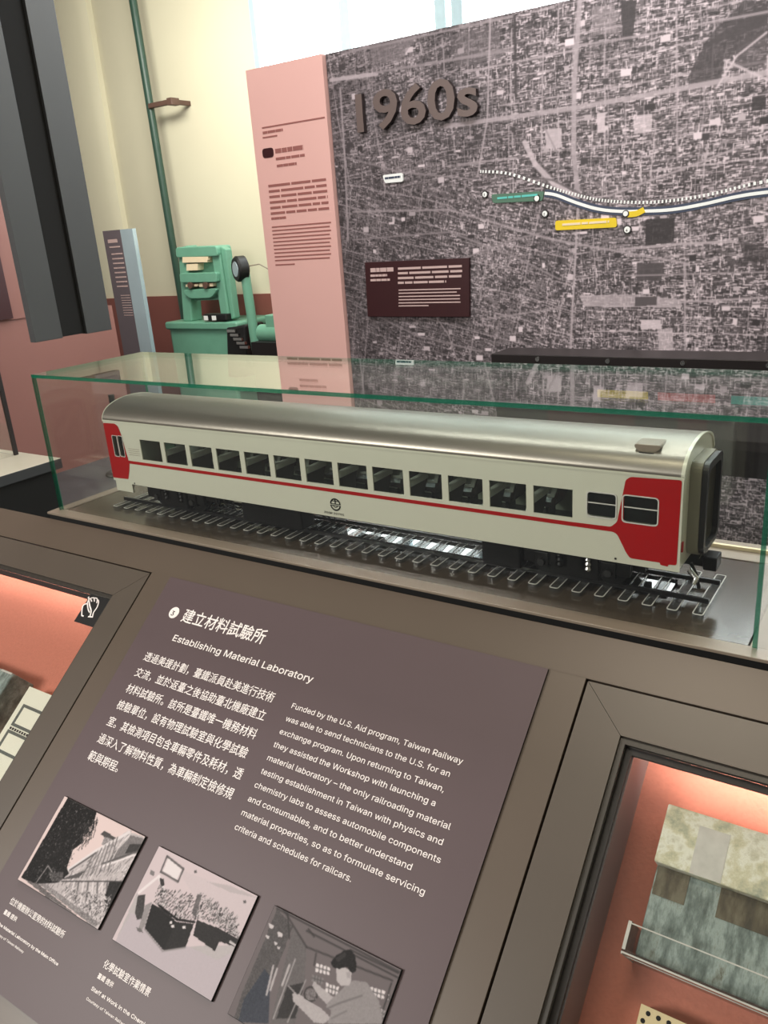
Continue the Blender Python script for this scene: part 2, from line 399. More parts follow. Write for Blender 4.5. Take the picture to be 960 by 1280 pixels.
for cx in (243, 262):
    X_, z_ = P(cx, 356); obj('grip_knob', MB().lathe((X_, YM, z_), 'y', [(-.06, .03), (.05, .03)], 12), 'bracket', mc, smooth=True)
obj('lower_grip', MB().prism(poly_round(quad([(231,362),(276,360),(268,372),(240,373)]), .05), 'y', YM-.04, YM+.08), 'green', mc, bevel=.01)
xa, za_ = P(213, 403); xb_, _ = P(288, 402)
obj('base_housing', MB().prism(poly_round([(xa, -1.05), (xa-.02, za_), (xb_, za_), (xb_, -1.05)], .06, 6), 'y', YM-.02, YM+.45), 'green', mc, bevel=.03, smooth=True)
xa, za_ = P(212, 403); xb_, zb_ = P(302, 412)
obj('base_lid', MB().prism(poly_round([(xa-.02, zb_), (xa-.02, za_+.01), (xb_, za_+.01), (xb_, zb_)], .03, 5), 'y', YM-.05, YM+.48), 'green', mc, bevel=.015, smooth=True)
obj('motor_block', MB().prism(quad([(288,408),(312,405),(314,470),(290,470)]), 'y', YM-.06, YM+.2), 'black', mc, bevel=.02)
ck = MB()
for k in range(5):
    X_, z_ = P(292+k*4, 412+5*k); ck.box(X_, X_+.10, YM-.09, YM-.06, z_-.012, z_+.012)
obj('metal_fin', ck, 'silver', mc)
xa, za_ = P(258, 392); xb_, zb_ = P(288, 402)
obj('control_box', MB().box(xa, xb_, YM-.05, YM+.05, zb_+.012, za_+.0), 'black', mc, bevel=.01)
for a in (260, 270):
    X_, z_ = P(a, 396); obj('control_label', MB().box(X_, X_+.05, YM-.055, YM-.05, z_-.025, z_+.015), 'white', mc)

dp = thing('gauge_post', 'green post carrying a black round dial beside the testing machine', 'gauge', (P(325,440,4.4)[0], 4.4, -1.05))
xa, za_ = P(306, 340, 4.4); xb_, zb_ = P(321, 440, 4.4)
obj('post', MB().tube([(xb_+(xb_-xa)*.5, 4.4, -1.05), (xb_, 4.4, zb_), (xa, 4.4, za_)], 0.042, 12), 'green', dp, smooth=True)
X_, z_ = P(301, 336, 4.4)
dl = MB().lathe((0,0,0), 'y', [(-.05, .095), (-.035, .108), (.035, .108), (.06, .06)], 28)
do = obj('dial_housing', dl, 'black', dp, smooth=True, org=(0,0,0)); do.rotation_euler = (0,0,-.45); do.location = Vector((X_, 4.4, z_))-ORG[dp.name][1]
df = obj('dial_face', MB().lathe((0,0,0), 'y', [(-.054, .062), (-.049, .066)], 28), 'steelside', dp, org=(0,0,0)); df.rotation_euler = (0,0,-.45); df.location = do.location
obj('cable', MB().tube([(X_+.1, 4.4, z_+.02), (X_+.2, 4.42, z_+.03), (X_+.3, 4.45, z_-.03), (X_+.38, 4.5, z_-.12)], .005, 6), 'lip', dp, smooth=True)
mo = thing('green_motor', 'small green motor on dark base half hidden behind the pink text panel', 'machine', (P(340,440,4.3)[0], 4.3, -1.05))
xa, za_ = P(324, 408, 4.3); xb_, zb_ = P(356, 425, 4.3)
obj('motor_body', MB().lathe((0, 4.3, (za_+zb_)/2), 'x', [(xa, .03), (xa+.02, .075), (xb_+.3, .08), (xb_+.32, .04)], 20), 'green', mo, smooth=True)
obj('terminal_box', MB().box(P(336,400,4.3)[0], P(352,400,4.3)[0], 4.25, 4.35, zb_+.1, P(336,393,4.3)[1]), 'green', mo, bevel=.008)
obj('motor_stand', MB().box(xa+.02, xb_+.25, 4.15, 4.45, -1.05, zb_-.0), 'black', mo)

# black stanchion on the floor near the pink low wall
st = thing('stanchion', 'short black stanchion on round foot in front of the pink low wall', 'stanchion', (-3.35, 2.75, -1.05))
X_, z_ = at(122, 570, 2.9); Xt, zt = at(119, 492, 2.9)
obj('post', MB().tube([(-3.35, 2.75, -1.05), (-3.35, 2.75, -.45)], .022, 12), 'black', st, smooth=True)
obj('foot', MB().lathe((-3.35, 2.75, -1.05), 'z', [(0, .14), (.015, .14), (.03, .04)], 24), 'black', st, smooth=True)

# ------------------------------------------------------------------ map wall
MX0, MX1, MZ0, MZ1, YW = -1.33, 1.95, -1.05, 1.478, 3.0
DX = .0040
GW, GH = int((MX1-MX0)/DX), int((MZ1-MZ0)/DX)
gx = MX0+(np.arange(GW)+.5)*DX; gz = MZ0+(np.arange(GH)+.5)*DX
GX, GZ = np.meshgrid(gx, gz)
def smooth_noise(sc_, sh):
    h, w2 = sh; a = rng.random((int(h/sc_)+3, int(w2/sc_)+3)); yy = np.arange(h)/sc_; xx = np.arange(w2)/sc_
    y0 = yy.astype(int); x0_ = xx.astype(int); fy = (yy-y0)[:,None]; fx = (xx-x0_)[None]
    fy = fy*fy*(3-2*fy); fx = fx*fx*(3-2*fx)
    return (a[y0][:,x0_]*(1-fy)*(1-fx)+a[y0+1][:,x0_]*fy*(1-fx)+a[y0][:,x0_+1]*(1-fy)*fx+a[y0+1][:,x0_+1]*fy*fx)
sh = (GH, GW)
img = .27+.16*(smooth_noise(60, sh)-.5)+.14*(smooth_noise(14, sh)-.5)+.12*(rng.random(sh)-.5)
region = smooth_noise(150, sh)
ang = np.where(GZ > .66-.12*GX, np.where(GX < -.55, .10, .0), np.where(GX < .1, -.24, np.where(GZ > .2, .10, -.02)))
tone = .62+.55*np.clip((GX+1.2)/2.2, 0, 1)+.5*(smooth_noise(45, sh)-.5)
n = 120000
cx = rng.integers(0, GW, n); cz = rng.integers(0, GH, n)
a_ = ang[cz, cx]+np.where(rng.random(n) < .68, 0, math.pi/2)
ln_ = rng.integers(1, 7, n)*np.where(rng.random(n) < .12, 2., 1.)
val = np.where(rng.random(n) < .50, rng.random(n)**1.5*.62+.40, .03+.12*rng.random(n))
for k in range(13):
    q = ln_ > k
    ix = (cx[q]+np.cos(a_[q])*k).astype(int); iz = (cz[q]+np.sin(a_[q])*k).astype(int)
    ok = (ix >= 0) & (ix < GW) & (iz >= 0) & (iz < GH); vv = val[q][ok]*np.clip(tone[iz[ok], ix[ok]]+.15, .35, 1.35)
    img[iz[ok], ix[ok]] = img[iz[ok], ix[ok]]*.2+vv*.8
wrp = .022*(smooth_noise(70, sh)-.5)
uu = GX*np.cos(ang)+GZ*np.sin(ang)+wrp; ww = -GX*np.sin(ang)+GZ*np.cos(ang)+wrp
for co_, per, wd_, st_ in ((ww, .0365, .0042, .50), (uu, .083, .0046, .55), (ww, .121, .0065, .7), (uu, .231, .007, .7)):
    cell = np.floor(co_/per).astype(int); keep = (np.sin(cell*12.9898+per*70)*43758.5453 % 1) < .82
    brk = smooth_noise(24, sh) > .30
    m_ = (np.mod(co_, per) < wd_) & keep & brk; img[m_] = img[m_]*(1-st_)+(.50+.16*tone[m_])*st_
# larger bright roofs and dark plots
for k in range(420):
    X_ = rng.integers(0, GW-16); z_ = rng.integers(0, GH-12); img[z_:z_+rng.integers(2, 8), X_:X_+rng.integers(3, 13)] = rng.choice([.12, .16, .62, .75, .85])
def stroke(pts, wd, v, al=.85):
    global img
    for (ax, az), (bx_, bz_) in zip(pts[:-1], pts[1:]):
        lo = (min(ax, bx_)-wd*2-.01, max(ax, bx_)+wd*2+.01, min(az, bz_)-wd*2-.01, max(az, bz_)+wd*2+.01)
        i0, i1 = np.clip([int((lo[0]-MX0)/DX), int((lo[1]-MX0)/DX)+1], 0, GW); j0, j1 = np.clip([int((lo[2]-MZ0)/DX), int((lo[3]-MZ0)/DX)+1], 0, GH)
        if i1 <= i0 or j1 <= j0: continue
        X_ = GX[j0:j1, i0:i1]; Z_ = GZ[j0:j1, i0:i1]; d = np.array([bx_-ax, bz_-az]); L2 = (d**2).sum()+1e-9
        t_ = np.clip(((X_-ax)*d[0]+(Z_-az)*d[1])/L2, 0, 1); dist = np.hypot(X_-ax-t_*d[0], Z_-az-t_*d[1])
        m_ = np.clip((wd/2+DX*.6-dist)/(DX*1.2), 0, 1)*al
        img[j0:j1, i0:i1] = img[j0:j1, i0:i1]*(1-m_)+v*m_
def W(*pts): return [wall_pt(*q) for q in pts]
def patch(pts, v, al=.9):
    P_ = W(*pts); inside = np.ones(sh, bool); xs = [q[0] for q in P_]; zs = [q[1] for q in P_]
    c = np.zeros(sh, bool)
    for i in range(len(P_)):
        (x1_, z1_), (x2_, z2_) = P_[i-1], P_[i]
        if abs(z2_-z1_) < 1e-9: continue
        c ^= ((z1_ > GZ) != (z2_ > GZ)) & (GX < (x2_-x1_)*(GZ-z1_)/(z2_-z1_)+x1_)
    img[c] = img[c]*(1-al)+v*al
patch([(876,60),(960,30),(960,0),(930,0),(890,40)], .13, .75)
patch([(860,95),(880,55),(960,5),(960,45),(905,75),(900,105),(860,110)], .16, .8); patch([(920,60),(958,40),(958,80),(915,88)], .22, .7)
patch([(806,275),(843,272),(842,302),(806,308)], .10); patch([(795,330),(830,328),(826,352),(795,350)], .20)
patch([(740,8),(768,5),(770,40),(740,45)], .55, .5); patch([(775,0),(795,0),(790,52),(778,52)], .13)
patch([(723,370),(790,368),(850,374),(852,384),(730,384)], .66, .75); patch([(793,372),(820,371),(820,382),(793,383)], .2)
patch([(800,400),(826,400),(826,412),(800,412)], .78); patch([(822,412),(840,410),(842,446),(822,448)], .75, .7)
patch([(790,145),(815,142),(814,165),(792,168)], .82, .7); patch([(745,142),(755,140),(756,165),(746,166)], .75); patch([(680,162),(700,160),(702,185),(682,186)], .7)
patch([(455,38),(490,30),(520,45),(500,75),(465,80)], .42, .6); patch([(560,45),(620,30),(630,70),(570,85)], .3, .55)
patch([(940,120),(957,118),(957,136),(940,138)], .12); patch([(540,370),(560,368),(560,378),(541,380)], .6)
patch([(924,300),(960,310),(960,330),(930,325)], .13, .7)
for pts, wd, v in (
 ([(412,100),(470,92)], .02, .72), ([(470,90),(640,62)], .012, .5), ([(555,158),(640,146),(717,135),(800,120),(960,90)], .022, .62), ([(724,0),(717,100),(716,190),(722,245)], .024, .60),
 ([(722,245),(718,330),(714,400),(712,450)], .011, .66), ([(430,66),(640,20)], .01, .5), ([(612,18),(608,150),(596,220)], .010, .62), ([(642,20),(644,120)], .014, .14),
 ([(678,60),(676,180)], .008, .6), ([(845,10),(846,200)], .008, .6), ([(700,60),(790,46),(960,14)], .010, .55), ([(580,90),(720,62)], .009, .62),
 ([(434,300),(430,200),(424,110)], .012, .6), ([(425,195),(500,215),(600,225)], .008, .5), ([(440,265),(560,262),(690,300),(860,330)], .010, .58),
 ([(655,178),(668,205),(690,228),(715,244)], .026, .72), ([(598,215),(690,225),(740,250)], .010, .30), ([(760,245),(800,230),(850,212),(960,170)], .010, .58),
 ([(775,312),(850,305),(920,302)], .012, .62), ([(560,330),(640,300),(700,285)], .008, .5), ([(600,400),(700,385)], .008, .55), ([(850,378),(960,372)], .010, .6), ([(852,384),(960,380)], .006, .2),
 ([(440,300),(560,290),(640,320),(700,350)], .009, .5), ([(500,330),(560,420),(570,450)], .008, .55), ([(855,330),(856,440)], .009, .6), ([(440,380),(520,420),(600,440)], .008, .5),
 ([(905,75),(960,100),(960,70)], .010, .7), ([(895,110),(920,70),(958,40)], .008, .72), ([(780,345),(960,340)], .007, .55), ([(660,120),(700,200),(760,240)], .007, .5)):
    stroke(W(*pts), wd, v)
for k in range(0):                                   # fine street grid
    X_ = -1.2+.21*k+.05*math.sin(k*5); stroke([(X_, .7), (X_+.02, 1.47)], .006, .52, .6)
    stroke([(X_+.1, -1.05), (X_+.05*math.sin(k), .5)], .006, .5, .6)
for k in range(0):
    z_ = -.8+.19*k; stroke([(-1.33, z_+.04*math.sin(k*3)), (0, z_), (1.95, z_+.03)], .006, .52, .6)
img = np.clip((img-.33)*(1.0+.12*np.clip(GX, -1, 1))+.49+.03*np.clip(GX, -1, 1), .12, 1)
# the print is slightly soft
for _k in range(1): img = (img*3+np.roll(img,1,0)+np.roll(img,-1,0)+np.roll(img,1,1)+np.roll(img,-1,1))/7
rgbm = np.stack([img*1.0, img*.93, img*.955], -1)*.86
def color_grid(name, fn_v, nx, ny, rgb, matname, parent, fr=None, org=None, back=None):
    """flat print: a grid of quads, each with its own ink colour"""
    u = np.arange(nx+1)/nx; v = np.arange(ny+1)/ny; U, V = np.meshgrid(u, v)
    co = fn_v(U.ravel(), V.ravel()); me = bpy.data.meshes.new(name)
    ii = (np.arange(ny)[:,None]*(nx+1)+np.arange(nx)[None]).ravel()
    q = np.stack([ii, ii+1, ii+nx+2, ii+nx+1], -1)
    if org is None: org = ORG[parent.name][1]
    if fr is None: fr = ORG[parent.name][0]
    co = co-np.array(org)
    me.vertices.add(len(co)); me.vertices.foreach_set('co', co.astype(np.float32).ravel())
    me.loops.add(q.size); me.loops.foreach_set('vertex_index', q.ravel().astype(np.int32))
    me.polygons.add(len(q)); me.polygons.foreach_set('loop_start', (np.arange(len(q))*4).astype(np.int32))
    me.update(calc_edges=True)
    at_ = me.color_attributes.new('print', 'FLOAT_COLOR', 'CORNER')
    c4 = np.ones((nx*ny, 4), np.float32); c4[:,:3] = rgb.reshape(-1, 3)**2.2
    at_.data.foreach_set('color', np.repeat(c4, 4, 0).ravel())
    me.materials.append(MT[matname]); o = bpy.data.objects.new(name, me); C.objects.link(o); put(o, fr, org, parent); return o
mw = thing('aerial_map_wall', 'large grey aerial photograph map board of a city with railway line', 'map', ((MX0+MX1)/2, YW+.05, -1.05))
obj('backing_board', MB().box(MX0, MX1, YW, YW+.10, MZ0, MZ1), 'panelside', mw)
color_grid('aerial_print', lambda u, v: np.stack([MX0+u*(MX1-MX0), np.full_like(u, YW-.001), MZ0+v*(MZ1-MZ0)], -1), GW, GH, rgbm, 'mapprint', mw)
def ribbon(pts, wd, y, h=.002):
    mb = MB(); P_ = [Vector((a, b)) for a, b in pts]; L_ = []; R_ = []
    for i, p_ in enumerate(P_):
        d = (P_[min(i+1, len(P_)-1)]-P_[max(i-1, 0)]).normalized(); nn = Vector((-d.y, d.x)); L_.append(p_+nn*wd/2); R_.append(p_-nn*wd/2)
    for i in range(len(P_)-1):
        mb.prism([tuple(L_[i]), tuple(L_[i+1]), tuple(R_[i+1]), tuple(R_[i])], 'y', y-h, y)
    return mb
def spline(pts, k=6):
    out = []; n_ = len(pts)
    for i in range(n_-1):
        p0, p1, p2, p3 = [np.array(pts[min(max(j, 0), n_-1)]) for j in (i-1, i, i+1, i+2)]
        for t_ in np.arange(k)/k: out.append(tuple(.5*((2*p1)+(-p0+p2)*t_+(2*p0-5*p1+4*p2-p3)*t_**2+(-p0+3*p1-3*p2+p3)*t_**3)))
    out.append(tuple(pts[-1])); return out
rl = spline([(-.06,.668),(.0,.655),(.104,.612),(.204,.578),(.302,.560),(.415,.552),(.561,.549),(.701,.563),(.834,.583),(.962,.592),(1.3,.60),(1.9,.58)])
obj('railway_line_border', ribbon(rl, .036, YW-.002), 'navy', mw, label='navy border of the railway line')
obj('railway_line', ribbon(rl, .014, YW-.004), 'white', mw, label='white railway line')
# dotted old line above it
dm = MB()
dots = spline([(-.41,.80),(-.25,.775),(-.05,.70),(.08,.655),(.2,.62),(.32,.60),(.46,.588),(.6,.59),(.75,.605),(.9,.63),(1.1,.65)], 8)
for i in range(0, len(dots)-1):
    (a, b), (c_, d) = dots[i], dots[i+1]; e = ((a*.55+c_*.45), (b*.55+d*.45)); dm = join(dm, ribbon([(a, b), e], .014, YW-.004))
obj('dashed_line', dm, 'white', mw)
def tagplate(name, pts, m_, textw=None, n_=2):
    o = obj(name, MB().prism(poly_round(W(*pts), .012), 'y', YW-.010, YW-.001), m_, mw); P_ = W(*pts)
    if textw:
        tb = MB(); xs = [q[0] for q in P_]; zs = [q[1] for q in P_]; zc = sum(zs)/len(zs); x0_, x1_ = min(xs), max(xs)
        bars(tb, x0_+(x1_-x0_)*.12, x0_+(x1_-x0_)*.88, zc+.004, .010, YW-.010, 1, True, 5); ob = obj('tag_text', tb, textw, o, fr='W', org=ORG[mw.name][1]) 
    return o
tagplate('yellow_tag', [(694,276),(770,272),(771,284),(694,288)], 'yellow', 'cream2')
tagplate('green_tag', [(614,243),(680,239),(678,251),(616,254)], 'tgreen', 'ttag')
tagplate('white_tag', [(478,219),(503,216),(504,227),(481,229)], 'white', 'navy')
for q, r_ in (((606,243), .018), ((681,267), .018), ((784,287), .020), ((671,248), .018), ((782,267), .016)):
    X_, z_ = wall_pt(*q)
    mk = obj('station_marker', MB().lathe((X_, YW-.006, z_), 'y', [(-.004, r_), (.004, r_)], 20, 1).lathe((X_, YW-.008, z_), 'y', [(-.004, r_*.72), (.004, r_*.72)], 20, 0), ['white', 'dark'], mw)
obj('yellow_branch', ribbon(spline([wall_pt(784,268), wall_pt(795,267), wall_pt(805,262)], 4), .026, YW-.005), 'yellow', mw)
tx = MB()
for s_, xc in (('3', (606,243)), ('2', (681,267)), ('4', (784,287))):
    X_, z_ = wall_pt(*xc); tx = join(tx, text_mb(s_, X_-.006, z_-.008, size=.022, plane='xz', off=YW-.0125, weight=.02))
obj('marker_number', tx, 'panelside', mw)
# raised date
nm = thing('raised_date_lettering', 'large raised brown lettering reading 1960s on the aerial map', 'lettering', (-.76, 2.97, 1.07))
full = text_mb('1960s', -1.135, 1.066, width=.735, size=.262, weight=.016, plane='xz', off=YW-.034, latin=False, extrude=1)
xs_all = np.array([q[0] for q in full.v])
# split into letters by gaps in x between connected islands
bm = bmesh.new(); vs = [bm.verts.new(q) for q in full.v]
for f in full.f:
    try: bm.faces.new([vs[i] for i in f])
    except ValueError: pass
bm.verts.index_update(); seen = set(); isl = []
for v in bm.verts:
    if v in seen: continue
    st_ = [v]; comp = []
    while st_:
        q = st_.pop()
        if q in seen: continue
        seen.add(q); comp.append(q); st_ += [e.other_vert(q) for e in q.link_edges]
    isl.append([q.index for q in comp])
bm.free()
isl.sort(key=lambda c: min(full.v[i][0] for i in c)); letters = []
for c in isl:
    if len(c) < 3: continue
    mn = min(full.v[i][0] for i in c); mx_ = max(full.v[i][0] for i in c)
    if letters and mn < letters[-1][1]-.01: letters[-1][2] |= set(c); letters[-1][1] = max(mx_, letters[-1][1])
    else: letters.append([mn, mx_, set(c)])
for mn, mx_, st_ in letters:
    mb = MB(); idx = {i: k for k, i in enumerate(sorted(st_))}; mb.v = [full.v[i] for i in sorted(st_)]; mb.f = [tuple(idx[i] for i in f) for f in full.f if f[0] in st_]; mb.m = [0]*len(mb.f)
    obj('numeral' if mx_ < -.56 else 'letter', extrude_flat(mb, 'xz', .028), ['brownnum', 'shadeside'], nm)
# dark maroon text plate on the map
tp = thing('map_text_plate', 'dark maroon text plate fixed on the aerial map below the date', 'plate', (-.83, 2.98, .23))
obj('plate', MB().prism([(-1.168,.076),(-.494,.072),(-.484,.380),(-1.160,.382)], 'y', YW-.022, YW-.003), 'plate', tp, bevel=.002)
tb = MB()
def wl(x, y): return wall_pt(450+x/6.4, 315+y/6.4, YW-.022)
for y, x1_, h in ((146,268,.022), (190,218,.012), (226,240,.012)):
    a = wl(85, y); b = wl(x1_, y-4); bars(tb, a[0], b[0], a[1], h, YW-.022, 1, True, 3)
for y, x1_ in ((132,815), (170,818), (210,812), (250,690)):
    a = wl(305, y); b = wl(x1_, y-18); bars(tb, a[0], b[0], (a[1]+b[1])/2, .012, YW-.022, 1, True, y)
for y, x1_ in ((302,805), (328,775), (355,800), (381,800), (407,805), (433,548)):
    a = wl(310, y); b = wl(x1_, y-6); bars(tb, a[0], b[0], (a[1]+b[1])/2, .006, YW-.022, 1, False, y)
tag(obj('printed_text', tb, 'inkw', tp), kind='stuff')
# pink graphic panel left of the map
pk = thing('pink_text_panel', 'tall pink text panel standing at the left edge of the map', 'panel', (-1.61, 3.02, -1.05))
obj('panel_board', MB().box(-1.893, -1.335, YW-.03, YW+.10, -1.05, 1.478), 'pinkpanel', pk)
tb = MB(); YP = YW-.03
def wp(x, y): return wall_pt(320+x/6.4, 140+y/6.4, YP)
a = wp(50,128); b = wp(550,40); tb.box(a[0], b[0], YP-.002, YP, a[1]-.004, a[1]+.004)
def pl(y, x0_, x1_, h, br=True, y2=None):
    a = wp(x0_, y); b = wp(x1_, y-(x1_-x0_)*.13 if y2 is None else y2); bars(tb, a[0], b[0], (a[1]+b[1])/2, h, YP, 1, br, int(y))
pl(165,55,215,.014); pl(205,55,170,.008, False); pl(312,155,378,.024); pl(375,160,390,.014); pl(432,168,325,.014)
for i in range(7): pl(592+44*i, 100+4*i, 560+5*i if i < 6 else 240, .0135, True, (540+46*i) if i < 6 else None)
for i in range(11): pl(920+31*i, 128+3*i, (590 if i % 2 else 600) if i < 10 else 310, .0075, False, 884+30*i if i < 10 else None)
tag(obj('printed_text', tb, 'inkp', pk), kind='stuff')
a = wp(100, 327); bd = MB().prism(poly_round([(a[0]-.045, a[1]-.026), (a[0]+.04, a[1]-.026), (a[0]+.04, a[1]+.026), (a[0]-.045, a[1]+.026)], .02), 'y', YP-.003, YP)
obj('badge', bd, 'plate', pk)

# dark information rail standing in front of the map
rt, rs = 2.45, 2.30
z_t = -.02
ir = thing('dark_information_rail', 'long dark information rail with coloured tags in front of the map', 'rail', (1.0, 2.4, -1.05))
obj('rail_top', MB().box(-.06, 2.3, 2.36, 2.56, -.062, -.02), 'dark', ir, bevel=.003)
obj('rail_face', MB().prism([(2.36,-.06),(2.50,-.06),(2.56,-.52),(2.44,-.52)], 'x', -.06, 2.3), 'dark', ir)
obj('rail_leg', MB().box(.05, .12, 2.47, 2.53, -1.05, -.5), 'black', ir)
obj('rail_leg', MB().box(1.9, 1.97, 2.47, 2.53, -1.05, -.5), 'black', ir)
for x in (.17, .49, .80, 1.12, 1.43): obj('screw_cap', MB().lathe((x, 2.358, -.038), 'y', [(-.003, .010), (.003, .010)], 12), 'silver', ir)
def rail_tag(name, x0_, x1_, z0, z1_, m_):
    k = (-.06-z0)/.46*.08; k2 = (-.06-z1_)/.46*.08
    obj(name, MB().face([(x0_, 2.357+k, z0), (x1_, 2.357+k, z0), (x1_, 2.357+k2, z1_), (x0_, 2.357+k2, z1_)]), m_, ir)
rail_tag('yellow_strip', .44, .66, -.20, -.165, 'yellow'); rail_tag('red_strip', .70, .93, -.20, -.165, 'rtag'); rail_tag('teal_strip', .99, 1.2, -.20, -.165, 'ttag')
rail_tag('maroon_box', .78, .90, -.46, -.22, 'plate'); rail_tag('grey_box', .96, 1.22, -.40, -.24, 'panelside'); rail_tag('grey_box', .2, .6, -.42, -.26, 'plate')

# ------------------------------------------------------------------ pedestal with glass box behind on the left
pe = thing('side_pedestal', 'black pedestal with pale top carrying a glass box, left of the train case', 'pedestal', (-1.3, .28, -1.05))
obj('pedestal_body', MB().box(-1.95, -.82, -.0, .54, -1.05, -.135), 'black', pe)
obj('top_slab', MB().box(-1.97, -.80, -.05, .56, -.135, -.10, 0, (1,0,1,1,1,1)), ['pedtop', 'steel'], pe, bevel=.002)
gb = MB()
gx1, gz1 = wall_pt(8, 437, .568)
gb.box(-1.95, -1.012, .525, .531, -.10, gz1).box(-1.018, -1.012, -.02, .525, -.10, gz1).box(-1.95, -1.012, -.02, .531, gz1, gz1+.006)
sg_ = thing('side_glass_box', 'glass box with dark corner edge on the pale pedestal top', 'glass case', (-1.4, .28, -.10))
obj('glass_panes', gb, 'glass', sg_)
obj('corner_edge', MB().box(-1.018, -1.008, .521, .535, -.10, gz1+.006), 'panelside', sg_)
ds = MB().box(-1.95, -1.10, .20, .215, -.10, .02)
obj('inner_panel', ds, 'pinkpanel', sg_)

# ------------------------------------------------------------------ display counter
dc = thing('display_counter', 'taupe museum display counter with sloping desk front and black cabinet', 'counter', (.6, 0, -1.05))
DL, DR, SB = -.62, 1.95, .95
def S(mb, x0_, x1_, s0, s1, n0, n1, mi=0): return mb.box(x0_, x1_, -s1, -s0, n0, n1, mi)
dt = MB(); G = .0036
S(dt, DL, DR, -.012, .06-G, -.03, 0); S(dt, .3825+G, 1.2975-G, .06-G, .84, -.03, 0); S(dt, DL, DR, .84, SB, -.03, 0)
S(dt, DL, -.55, .06-G, .84, -.03, 0); S(dt, 1.91, DR, .06-G, .84, -.03, 0)
obj('desk_top', dt, 'desk', dc, fr='D', org=(0,0,0), bevel=.0006)
S_ = MB(); S(S_, DL+.005, DR-.005, 0, SB-.005, -.30, -.20)
obj('desk_under_board', S_, 'black', dc, fr='D', org=(0,0,0))
obj('cabinet', MB().prism([(.38,-.03),(-.022,-.03),(-.022,-.2),(-.58,-.66),(-.58,-1.05),(.38,-1.05)], 'x', -.02, 1.93), 'blackgap', dc)
obj('lower_cabinet', MB().prism([(-.06,-.30),(-.58,-.72),(-.58,-1.05),(-.06,-1.05)], 'x', DL+.01, -.02), 'blackgap', dc)
lp = MB().box(-.02, 1.95, -.020, .010, -.005, 0).box(-.02, .010, .010, .385, -.005, 0).box(.010, 1.95, .305, .385, -.005, 0).box(1.49, 1.95, .010, .305, -.005, 0)
obj('lip_frame', lp, 'lip', dc, bevel=.0008)
obj('back_ledge', MB().box(-.02, 1.95, .345, .352, 0, .006), 'cream2', dc)
obj('recess_strip', MB().box(-.018, 1.95, -.016, .38, -.03, -.005), 'blackgap', dc)
obj('base_board', MB().box(.013, 1.487, .013, .302, -.006, -.0012), 'base', dc)

# ------------------------------------------------------------------ information panel on the desk
PX0, PX1, PS0, PS1, PN = .445, 1.238, .058, .775, .004
ip = thing('information_panel', 'mauve grey bilingual information panel on the sloping desk with three photographs', 'panel', (.84, -.4, 0), 'D')
pm = MB(); S(pm, PX0, PX1, PS0, PS1, 0.0002, PN); pm.m = [0 if k == 1 else 1 for k in range(6)]
obj('panel_board', pm, ['panel', 'panelside'], ip)
TN = PN+.0004
def line(s, x0_, s_c, width=None, size=.02, weight=0., shear=0., cjk=False, xs=None):
    # s_c: middle of the letters; baseline lies a bit lower
    drop = size*(.36 if cjk else .26)
    return text_mb(s, x0_, -(s_c+drop), width=width, size=size, weight=weight, shear=shear, plane='xy', off=TN, xs=xs)
tit = join(line('建立材料試驗所', .529, .126, .204, .030, .013, .0, True))
tag(obj('chinese_title', tit, 'ink', ip), kind='stuff')
tag(obj('english_title', line('Establishing Material Laboratory', .535, .172, .330, .0235, .012, 0), 'ink', ip), kind='stuff')
zh = ['透過美援計劃，臺鐵派員赴美進行技術', '交流，並於返臺之後協助臺北機廠建立', '材料試驗所。該所是臺鐵唯一機務材料', '檢驗單位，設有物理試驗室與化學試驗', '室。其檢測項目包含車輛零件及耗材，透', '過深入了解物料性質，為車輛制定檢修規', '範與期程。']
zm = MB()
for i, s_ in enumerate(zh):
    w2 = .3165 if i < 6 else .080
    zm = join(zm, line(s_, .4925, .2205+.0324*i, w2*(1.0 if i < 4 or i == 6 else 1.03), .0192, .007, 0, True))
tag(obj('chinese_text', zm, 'ink', ip), kind='stuff')
en = [('Funded by the U.S. Aid program, Taiwan Railway', .314), ('was able to send technicians to the U.S. for an', .302), ('exchange program. Upon returning to Taiwan,', .302), ('they assisted the Workshop with launching a', .297), ('material laboratory – the only railroading material', .330),
      ('testing establishment in Taiwan with physics and', .327), ('chemistry labs to assess automobile components', .333), ('and consumables, and to better understand', .297), ('material properties, so as to formulate servicing', .327), ('criteria and schedules for railcars.', .219)]
em = MB()
for i, (s_, w2) in enumerate(en): em = join(em, line(s_, .849, .2225+.0222*i, w2, .0168, .006))
tag(obj('english_text', em, 'ink', ip), kind='stuff')
cap = join(line('位於機廠辦公室旁的材料試驗所', .500, .664, .141, .0115, .012, 0, True), line('臺鐵 提供', .500, .682, .034, .0080, .02, 0, True),
           line('The Material Laboratory by the Main Office', .500, .700, .158, .0080, .03), line('Courtesy of Taiwan Railway', .500, .7125, .082, .0064, .02),
           line('化學試驗室作業情景', .738, .666, .100, .0125, .012, 0, True), line('臺鐵 提供', .738, .683, .034, .0080, .02, 0, True),
           line('Staff at Work in the Chemistry Lab', .738, .7005, .150, .0092, .025), line('Courtesy of Taiwan Railway', .738, .7145, .088, .0068, .02))
tag(obj('photo_caption', cap, 'ink', ip), kind='stuff')
cc = MB().lathe((.5035, -.1262, TN-.0002), 'z', [(0, .0118), (.0003, .0118)], 32)
ci = obj('number_disc', cc, 'ink', ip)
obj('disc_number', text_mb('3', .4984, -.1328, size=.0185, weight=.012, off=TN+.0005), 'panelside', ip)

